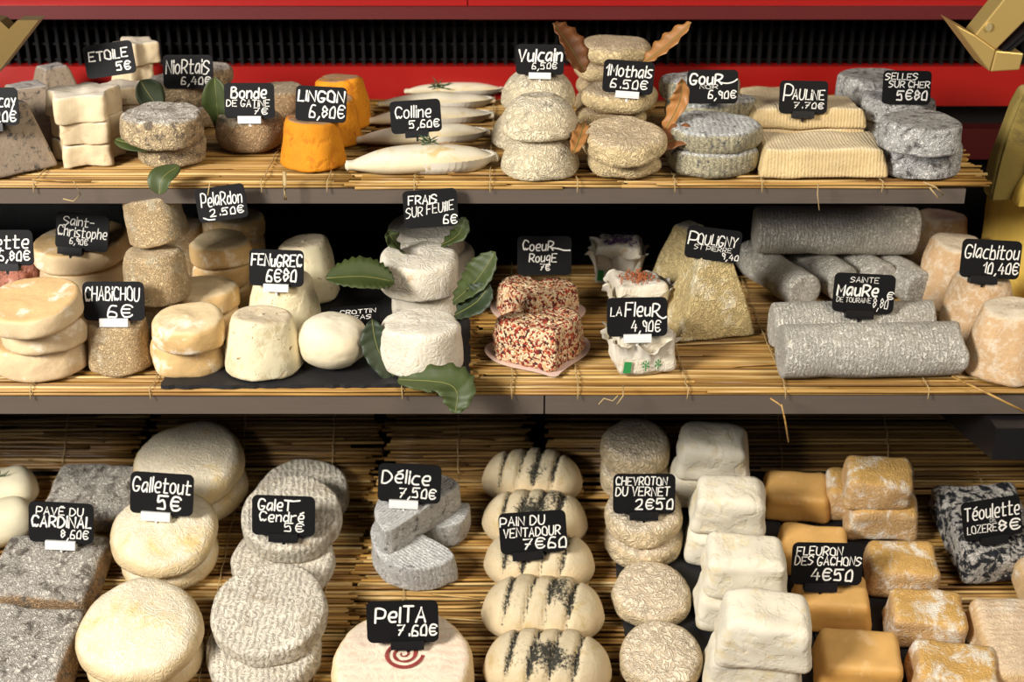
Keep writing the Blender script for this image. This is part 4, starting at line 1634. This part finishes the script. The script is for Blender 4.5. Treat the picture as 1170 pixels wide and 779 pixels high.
# big wedges standing at the right edge beyond the upper shelf
T2 = Surf((0, 0, yw['top'] + .002), 0)


def tall_wedge(px, py, w, h, rz, label, col, seed, dep=.6):
    Q = T2.hit(px, py, 0)
    z = project(Q)[2]
    wm, k = w * z / FPX, 0
    hm = h * z / FPX / .93
    root = empty('tall_cheese_wedge', Q + Vector((0, wm * dep / 2, 0)))
    root.rotation_euler = (0, 0, math.radians(rz))
    v, f = rbox(wm, wm * dep, hm, .008, .72, amp=.003, seed=seed, fn=lambda p: Vector((p.x + .25 * wm * (p.z / hm) ** 2, p.y, p.z)))
    mesh_obj('rind', v, f, MATS[col], root)
    v, f = rbox(wm * .9, .004, hm * .93, .001, .70, amp=.0005, seed=seed, n=14, fn=lambda p: Vector((p.x + .25 * wm * (p.z / hm) ** 2, p.y - wm * dep / 2 * (1 - .28 * p.z / hm), p.z + hm * .03)))
    c_ = mesh_obj('cut_face', v, f, MATS['r_tomme' if col == 'r_tomme' and seed == 5 else 'r_yellow'], root)
    tag(root, label, 'cheese', 'tall hard cheese wedges')
    return root


tall_wedge(1160, 232, 62, 124, 0, 'tall dark-rinded hard cheese wedge at the right edge beside the upper shelf', 'r_tomme', 5)
tall_wedge(1192, 238, 66, 76, 0, 'pale yellow cut wedge in front of the tall dark one at the right edge', 'r_yellow', 6, .4)

# ================================================================ BOTTOM DECK
put('loglet', B, 8, 581, 74, 30, 'pale finger cheese behind at the left edge with a herb sprig', rz=18)
put('loglet', B, 2, 622, 84, 32, 'pale finger cheese in front at the left edge', rz=24)
pv3 = put('pave', B, 112, 612, 106, 20, 'mottled grey slab cheese at the back, right of the pale fingers', rz=-4)
pv2 = put('pave', B, 60, 708, 124, 22, 'mottled grey slab cheese in the middle, carrying its sign', rz=-4)
pv1 = put('pave', B, 24, 812, 138, 30, 'mottled grey slab cheese in front at the lower left corner', rz=-4)
ga3 = stack('galletout', B, [
    (228, 606, 112, 20, 'lower soft cream round of the rear pair'),
    (219, 586, 126, 24, 'upper soft cream round of the rear pair', dict(tilt=(3, 0)))])
ga2 = stack('galletout', B, [
    (196, 684, 110, 20, 'lower soft cream round of the middle pair'),
    (190, 664, 124, 24, 'upper soft cream round of the middle pair, under its sign with a white clip', dict(tilt=(3, 0)))])
ga1 = stack('galletout', B, [
    (170, 806, 128, 22, 'lower soft cream round of the front pair'),
    (163, 788, 144, 24, 'upper soft cream round of the front pair, largest and nearest', dict(tilt=(3, 0)))])
gd_a = put('galet', B, 346, 614, 108, 16, 'ribbed grey disc furthest back, leaning in the shade', rz=5, tilt=(0, 0))
gd_c = put('galet', B, 325, 694, 116, 16, 'ribbed grey disc between the two upper ones, its right side showing', rz=-8)
gd_e = put('galet', B, 304, 806, 130, 18, 'ribbed grey disc nearest, at the bottom of the picture', rz=4)
gd_b = put('galet', B, 334, 646, 114, 20, 'upper ribbed grey disc at the back, under its sign', h0=.021, rz=3, tilt=(4, 2))
gd_d = put('galet', B, 311, 764, 130, 20, 'upper ribbed grey disc in front with strong parallel ridges', h0=.023, rz=-6, tilt=(4, -2))
de3 = put('delice', B, 510, 622, 62, 26, 'small grey half-moon piece at the right, under the upper one', rz=200, dr=.4)
de2 = put('delice', B, 468, 684, 116, 26, 'lower grey half-moon cheese with its curved rind to the lower left', rz=142, dr=.86)
de1 = put('delice', B, 474, 628, 116, 28, 'upper grey half-moon cheese lying across the lower one', h0=de2['top'] - .002, rz=44, dr=.72, tilt=(0, 0))
pt = put('pelta', B, 461, 850, 158, 30, 'pale round cheese stamped with a dark red spiral')
pn = []
for i, (cx, yb, w, hp_, lab) in enumerate(((608, 584, 114, 42, 'scored loaf cheese furthest back in the column of five'), (611, 634, 120, 42, 'scored loaf cheese second from the back, behind the loaf sign'),
                                      (616, 684, 126, 42, 'scored loaf cheese in the middle of the column, just below the loaf sign'), (620, 745, 140, 44, 'scored loaf cheese fourth from the back, fully visible'),
                                      (625, 812, 146, 46, 'scored loaf cheese nearest, cut off by the bottom of the picture'))):
    pn.append(put('pain', B, cx, yb, w, hp_, lab, rz=-3, seed=70 + i))
cv2 = stack('chevroton', B, [
    (724, 580, 78, 22, 'lower wrinkled button of the rear pair'),
    (725, None, 78, 22, 'upper wrinkled button of the rear pair, above the button sign', dict(dv=.010))])
cv1 = stack('chevroton', B, [
    (734, 656, 86, 22, 'lower wrinkled button of the middle pair', dict(h0=SL)),
    (734, None, 86, 22, 'upper wrinkled button of the middle pair, just under the button sign', dict(dv=.004))])
put('chevroton', B, 743, 723, 88, 18, 'single wrinkled button on the slate edge, second from the front', h0=SL, tilt=(3, 0))
put('chevroton', B, 753, 800, 94, 20, 'single wrinkled button nearest the bottom of the picture', h0=SL, tilt=(3, 0))
wb = []
rows = [((803, 590, 84, 34), (813, 556, 86, 38)), ((822, 653, 88, 34), (829, 618, 88, 38)), ((838, 728, 96, 36), (847, 693, 98, 42)), ((858, 808, 108, 40), (867, 770, 110, 46))]
rl = ['rearmost', 'second', 'third', 'nearest']
for i, (a, b) in enumerate(rows):
    lo_ = put('white', B, a[0], a[1], a[2], a[3], ('lower white block of the %s pile, %s' % (rl[i], ['half hidden beside the button cheeses', 'counted from the back', 'counted from the back', 'at the bottom of the picture'][i])), h0=SL, rz=-6, seed=80 + i)
    wb.append((lo_, b))
for i, (lo_, b) in enumerate(wb):
    put('white', B, b[0], b[1], b[2], b[3], ['upper white block of the rearmost pile, highest in the column', 'upper white block of the second pile from the back', 'upper white block of the third pile from the back', 'upper white block of the nearest pile, largest of all'][i], h0=lo_['top'] - .001, rz=-5, seed=90 + i)
flr = []
for i, (cx, yb, w, hp_, lab) in enumerate(((907, 600, 76, 26, 'smooth golden block furthest back, level with the bloomy pile'), (926, 664, 80, 26, 'smooth golden block rising behind the golden blocks sign'),
                                           (947, 726, 88, 28, 'smooth golden block right below the golden blocks sign'), (976, 802, 96, 32, 'smooth golden block nearest the bottom of the picture'))):
    flr.append(put('fleuron', B, cx, yb, w, hp_, lab, h0=SL, rz=-5, seed=100 + i))
gc0 = put('gachons', B, 972, 600, 66, 32, 'white-bloomed orange block tucked at the left under the rearmost top one', h0=SL, rz=-8)
gc1 = put('gachons', B, 1002, 622, 80, 30, 'white-bloomed orange block under the rearmost top one, second in the column', h0=SL, rz=-3)
gc2 = put('gachons', B, 999, 586, 78, 30, 'white-bloomed orange block on top at the rear of its column', h0=gc1['top'], rz=-3)
gc3 = put('gachons', B, 1026, 686, 80, 28, 'white-bloomed orange block in the middle, right of the golden blocks sign', h0=SL, rz=-5)
gc4 = put('gachons', B, 1052, 747, 86, 30, 'white-bloomed orange block second from the front', h0=SL, rz=-6)
gc5 = put('gachons', B, 1083, 818, 96, 32, 'white-bloomed orange block nearest the bottom of the picture', h0=SL, rz=-8)
lz = put('lozere', B, 1124, 668, 100, 28, 'black and white marbled slab cheese under its tilted sign', rz=6)
put('bar', B, 1148, 812, 84, 34, 'pinkish ribbed bar cheese at the lower right corner', rz=2)
put('bar', B, 1196, 742, 70, 30, 'pinkish ribbed bar cheese cut off by the right edge', rz=2)

# ================================================================ LEAVES, SPRIGS
leaf([P3(132, 160, 0.155), P3(160, 166, 0.141), P3(205, 170, 0.148)], .020, LG, 'green bay leaf poking out left between the front wrinkled rounds', 1)
leaf([P3(205, 190, 0.101), P3(186, 203, 0.087), P3(182, 222, 0.083)], .022, LG, 'green bay leaf drooping over the upper shelf edge', 1)
leaf([P3(250, 152, 0.229), P3(248, 120, 0.216), P3(245, 88, 0.216)], .026, LG, 'upright green leaf between the second sign and the drum sign', 1)
leaf([P3(184, 128, 0.216), P3(170, 108, 0.216), P3(160, 92, 0.216)], .028, LD, 'dark leaf standing behind the front wrinkled rounds', 1)
leaf([P3(668, 82, 0.243), P3(650, 52, 0.243), P3(632, 27, 0.236)], .030, LBR, 'curled brown leaf sticking up left of the tall rear stack', 6)
leaf([P3(735, 72, 0.243), P3(762, 52, 0.236), P3(790, 26, 0.229)], .020, LT, 'tan dry leaf with a stalk pointing up right of the tall rear stack', 5)
leaf([P3(758, 152, 0.148), P3(776, 118, 0.141), P3(779, 90, 0.135)], .016, LT, 'thin dry leaf edge standing left of the blue-grey cheeses', 5)
leaf([P3(735, 172, 0.135), P3(770, 160, 0.128), P3(800, 150, 0.128)], .026, LBR, 'brown leaf lying between the cream rounds and blue-grey cheeses', 5)
leaf([P3(668, 140, 0.141), P3(662, 158, 0.114), P3(655, 176, 0.094)], .014, LT, 'small dry leaf curling beside the front dome cheeses', 4)
leaf([P3(450, 322, 0.121), P3(415, 316, 0.115), P3(372, 318, 0.108)], .036, LG, 'large toothed leaf spreading left of the middle white pair', 11)
leaf([P3(460, 290, 0.180), P3(450, 276, 0.167), P3(443, 264, 0.167)], .018, LG, 'small leaf tip standing left of the upper white cheeses', 4)
leaf([P3(518, 345, 0.102), P3(545, 320, 0.089), P3(566, 288, 0.089)], .032, LG, 'green toothed leaf rising right of the middle white pair', 8)
leaf([P3(520, 360, 0.089), P3(545, 345, 0.076), P3(560, 325, 0.076)], .034, LD, 'dark toothed leaf right of the middle white pair near the slate edge', 8)
leaf([P3(505, 280, 0.193), P3(524, 268, 0.180), P3(532, 248, 0.180)], .022, LG, 'leaf edge behind the rear white pair, right of the sign', 6)
leaf([P3(456, 440, 0.037), P3(432, 400, 0.050), P3(425, 365, 0.056)], .028, LD, 'dark leaf upright left of the front white cheese', 7)
leaf([P3(455, 434, 0.027), P3(505, 437, 0.007), P3(522, 448, -0.013), P3(520, 472, -0.020)], .036, LG, 'leaf under the front white cheese, hanging over the shelf edge', 8)
sprig(T, 489, 164, 0, 'small herb sprig on top of the front boat-shaped cheese', Y=c0['pos'].y, n=14, size=.012)
sprig(T, 500, 101, 0, 'herb sprig on the rear boat-shaped cheeses above the sign', Y=c4['pos'].y, n=18, size=.018, seed=5)
sprig(B, 2, 548, 0, 'herb sprig on the rear pale finger at the left edge', Y=.185, n=16, size=.018, seed=6)
sprig(B, 6, 588, 0, 'herb sprig on the front pale finger at the left edge', Y=.145, n=14, size=.02, seed=7)

# loose straws and string ends
for pts, r, nm, lab, mt in (
        ([(893, 462, -.006), (897, 480, -.006), (901, 505, .0)], .0008, 'loose_straw', 'single straw hanging below the middle shelf edge above the white blocks', STRAW),
        ([(880, 455, .002), (888, 460, 0), (893, 464, -.006)], .0008, 'loose_straw', 'short straw end bent over the middle shelf edge', STRAW),
        ([(1088, 430, .03), (1130, 450, .0), (1176, 473, -.004)], .0011, 'loose_straw', 'long straw crossing the middle shelf edge at the right', STRAW),
        ([(84, 207, 0.087), (92, 222, 0.087), (84, 230, 0.087), (72, 227, 0.087)], .0006, 'twine_end', 'frayed twine end below the upper straw mat at the left', TWINE),
        ([(240, 208, 0.087), (238, 220, 0.087), (236, 232, 0.087)], .0006, 'twine_end', 'short twine end hanging near the tilted golden rounds sign', TWINE),
        ([(325, 196, 0.093), (325, 210, 0.089), (326, 228, 0.089)], .0018, 'twine_end', 'thick twine knot hanging over the upper shelf edge by the orange cones', TWINE),
        ([(1055, 208, 0.092), (1068, 213, 0.089), (1078, 222, 0.089), (1072, 226, 0.089), (1062, 214, 0.089)], .0008, 'twine_end', 'looped twine end at the right end of the upper shelf', TWINE),
        ([(935, 210, 0.092), (934, 222, 0.089), (936, 240, 0.089)], .0006, 'twine_end', 'thin twine end hanging below the ribbed bars', TWINE),
        ([(706, 452, -.006), (700, 458, -.005), (690, 455, -.004), (684, 462, -.005)], .0006, 'twine_end', 'curled twine end on the middle shelf edge below the wrapped cheeses', TWINE),
        ([(712, 440, .01), (712, 452, -.004), (705, 462, -.005)], .0006, 'twine_end', 'twine end crossing the middle shelf edge below the wrapped cheeses', TWINE)):
    mb = MB()
    P_ = [P3(*q) for q in pts]
    mb.tube(P_, r, 6)
    tag(mb.build(nm, mt, smooth=True), lab, 'straw' if nm == 'loose_straw' else 'twine', 'loose straws and twine ends')

# ================================================================ SIGNS
sign(-12, 122, 66, 43, 1, [('VALENcay', .04, .96, .50, .36), ('7,20€', .36, .95, .88, .28)], 'price sign cut by the left edge, ending in cay', v0, yaw=0)
sign(125, 68, 57, 37, 8, [('ETOiLE', .10, .88, .48, .30, 1.25), ('5€', .62, .90, .86, .28, 1.2)], 'price sign reading ETOILE 5 euros', e1[2], clip=None)
sign(215, 82, 57, 38, 0, [('NioRtaiS', .06, .92, .55, .44, 1.2), ('6,40€', .36, .94, .86, .24, 1.1)], 'price sign reading Niortais 6,40 euros', n2[1], clip=None)
sign(285, 115, 57, 40, 0, [('Bonde', .14, .84, .42, .34, 1.3), ('DE GATiNE', .04, .90, .66, .20), ('7€', .58, .86, .88, .2)], 'price sign reading Bonde de Gatine 7 euros', b0, 'w')
sign(367, 119, 58, 40, -3, [('LiNGON', .05, .95, .42, .32, 1.5), ('6,80€', .28, .96, .86, .36, 1.1)], 'price sign reading LINGON 6,80 euros', l0, clip=None)
sign(475, 133, 58, 37, 4, [('Colline', .10, .80, .52, .38, 1.2), ('5,60€', .36, .95, .84, .24, 1.1)], 'price sign reading Colline 5,60 euros', c0, 'b')
sign(617, 68, 55, 34, -1, [('Vulcain', .05, .95, .55, .44, 1.5), ('6,50€', .34, .85, .80, .22)], 'price sign reading Vulcain 6,50 euros', vu2[1], 'w')
sign(718, 88, 58, 37, -4, [('1Mothais', .05, .95, .48, .38, 1.2), ('6.50€', .16, .88, .84, .28)], 'price sign reading Mothais 6,50 euros', m2[2], 'w')
sign(814, 99, 58, 38, 0, [('GouR', .05, .68, .42, .34, 1.4), ('NOiR', .25, .60, .56, .14, .8), ('6,90€', .42, .96, .84, .24, 1.1)], 'price sign reading Gour noir 6,90 euros', g2[1], None, dy=-.022,
     extra=[(.66, .38), (.78, .40), (.90, .36), (.98, .28)])
sign(918, 111, 55, 37, -1, [('P', .08, .26, .62, .55, 1.1), ('AULiNE', .27, .92, .58, .34, 1.1), ('7.70€', .30, .92, .84, .2)], 'price sign reading Pauline 7,70 euros', p2[1], 'b')
sign(1036, 100, 55, 38, -1, [('SELLES', .04, .70, .27, .2, 1.1), ('SUR CHER', .12, .96, .50, .2, 1.1), ('5€80', .30, .92, .86, .30, 1.2)], 'price sign reading Selles sur Cher 5,80 euros', s2[1], None)

sign(7, 283, 62, 41, 0, [('elette', .08, .92, .50, .40, 1.1), ('6,80€', .36, .93, .84, .30, 1.1)], 'price sign cut by the left edge, ending in elette 6,80 euros', Y=.09, clip='b', host=None)
sign(94, 265, 60, 42, -6, [('Saint-', .14, .72, .34, .26), ('Christophe', .04, .97, .64, .30), ('6,90€', .28, .62, .84, .18)], 'price sign reading Saint-Christophe 6,90 euros', st2[2], 'b', clipx=.3)
sign(130, 344, 70, 45, 0, [('CHABiCHOU', .04, .92, .48, .38), ('6€', .40, .80, .90, .32)], 'price sign reading CHABICHOU 6 euros', ch1, 'w')
sign(253, 232, 57, 39, 8, [('PelaRdon', .10, .92, .54, .42, 1.1), ('2.50€', .24, .92, .84, .22, 1.1)], 'tilted price sign reading Pelardon 2,50 euros', pe4[2], None, Y=.082, extra=[(.1, .86), (.2, .93), (.32, .94)])
sign(316, 306, 62, 42, -2, [('FENuGREC', .04, .96, .44, .34, 1.3), ('6€80', .32, .86, .86, .36, 1.2)], 'price sign reading FENUGREC 6,80 euros', f2, 'w')
sign(492, 238, 62, 43, 4, [('FRAiS', .10, .62, .36, .24, 1.1), ('SUR FEUillE', .04, .92, .72, .28, 1, .12), ('6€', .72, .97, .92, .24)], 'price sign reading Frais sur feuille 6 euros', fr2[1], None, Y=.088)
sign(405, 361, 58, 30, 6, [('CROTTiN', .22, .92, .42, .22), ('LEAS', .40, .82, .72, .22)], 'small price sign lying flat on the slate behind the ball cheese', Y=.115, clip=None, host=None, back=64)
sign(622, 292, 62, 45, 0, [('CoeuR', .10, .66, .36, .26), ('RougE', .22, .72, .66, .24), ('7€', .42, .60, .86, .18)], 'price sign reading Coeur Rouge 7 euros', co2, None, extra=[(.64, .30), (.76, .32), (.86, .36), (.97, .36)])
sign(728, 362, 69, 45, 1, [('LA', .06, .24, .46, .24), ('FleuR', .30, .86, .48, .38, 1.1), ('4,90€', .40, .88, .86, .32)], 'price sign reading La Fleur 4,90 euros', fl1, 'w', extra=[(.84, .46), (.92, .54), (.98, .50)])
sign(815, 279, 63, 37, -7, [('P', .04, .20, .55, .46), ('OULiGNY', .21, .92, .52, .34), ('ST PiERRE', .16, .84, .70, .16, .8), ('9,40', .68, .98, .92, .20)], 'price sign reading Pouligny St Pierre 9,40', po1, None)
sign(987, 335, 70, 45, -3, [('SAiNTE', .26, .72, .22, .15, .8), ('MauRe', .06, .72, .56, .32, 1.2), ('DE TOURAiNE', .06, .62, .74, .14, .8), ('8,80', .66, .90, .86, .28), ('€', .88, .98, .62, .2)], 'price sign reading Sainte Maure de Touraine 8,80 euros', lg2, 'b', clipx=.45)
sign(1132, 296, 68, 44, -3, [('Glacbitou', .05, .95, .48, .38, 1.1), ('10,40€', .38, .97, .86, .30, 1.1)], 'price sign reading Glacbitou 10,40 euros', gl2, 'b', clipx=.4)

sign(70, 597, 74, 48, -3, [('PAVÉ DU', .12, .84, .30, .20), ('CARDiNAL', .05, .96, .60, .30, 1.2), ('8,60€', .50, .92, .86, .22)], 'price sign reading Pavé du Cardinal 8,60 euros', pv2, 'w')
sign(185, 564, 72, 49, -4, [('Galletout', .04, .95, .46, .38, 1.2), ('5€', .44, .80, .86, .34, 1.3)], 'price sign reading Galletout 5 euros', ga2[1], 'w', clipx=.42)
sign(324, 589, 72, 47, -2, [('GaleT', .10, .62, .36, .30, 1.2), ('Cendré', .12, .82, .64, .26), ('5€', .52, .82, .88, .22)], 'price sign reading Galet Cendré 5 euros', gd_b, 'b', dy=.0, extra=[(.52, .10), (.64, .12), (.76, .10)])
sign(468, 552, 72, 45, -3, [('Délice', .06, .82, .50, .38, 1.1), ('7,50€', .34, .92, .86, .28)], 'price sign reading Délice 7,50 euros', de1, 'w', clipx=.42)
sign(460, 710, 82, 50, 1, [('PelTA', .12, .82, .50, .40, 1.2), ('7.60€', .42, .97, .82, .28, 1.1)], 'price sign reading Pelta 7,60 euros', pt, 'b', clipx=.56)
sign(609, 608, 77, 49, 4, [('PAiN DU', .02, .68, .30, .24), ('VENTADOUR', .06, .90, .58, .24), ('7€60', .34, .98, .88, .28)], 'price sign reading Pain du Ventadour 7,60 euros', pn[2], 'b', clipx=.4)
sign(736, 564, 71, 47, 0, [('CHEVROTON', .04, .86, .27, .22), ('DU VERNET', .04, .90, .54, .24), ('2€50', .36, .96, .88, .28)], 'price sign reading Chevroton du Vernet 2,50 euros', cv1[1], 'b', clipx=.5)
sign(945, 644, 81, 50, -1, [('FLEURON', .06, .70, .28, .22), ('DES GACHONS', .04, .97, .52, .22), ('4€50', .28, .86, .88, .30)], 'price sign reading Fleuron des Gachons 4,50 euros', flr[2], 'b', clipx=.42)
sign(1133, 592, 67, 46, 9, [('Téoulette', .04, .97, .46, .38, 1.1), ('DE', .46, .56, .58, .1, .7), ('LOZERE', .06, .56, .82, .22, .9), ('8€', .60, .96, .84, .30, 1.1)], 'tilted price sign reading Téoulette de Lozère 8 euros', lz, 'b')


# front glass of the counter
m, nt, p = nodes('clear_glass')
tr = nt.nodes.new('ShaderNodeBsdfTransparent')
tr.inputs[0].default_value = (.985, .985, .985, 1)
nt.links.new(tr.outputs[0], nt.nodes['Material Output'].inputs['Surface'])
mb = MB()
mb.prism([(-.87, -.50, -.34), (.87, -.50, -.34), (.87, -.10, .62), (-.87, -.10, .62)], (0, -.006, 0))
tag(struct('window_1', mb, m), 'clear front glass of the display case')
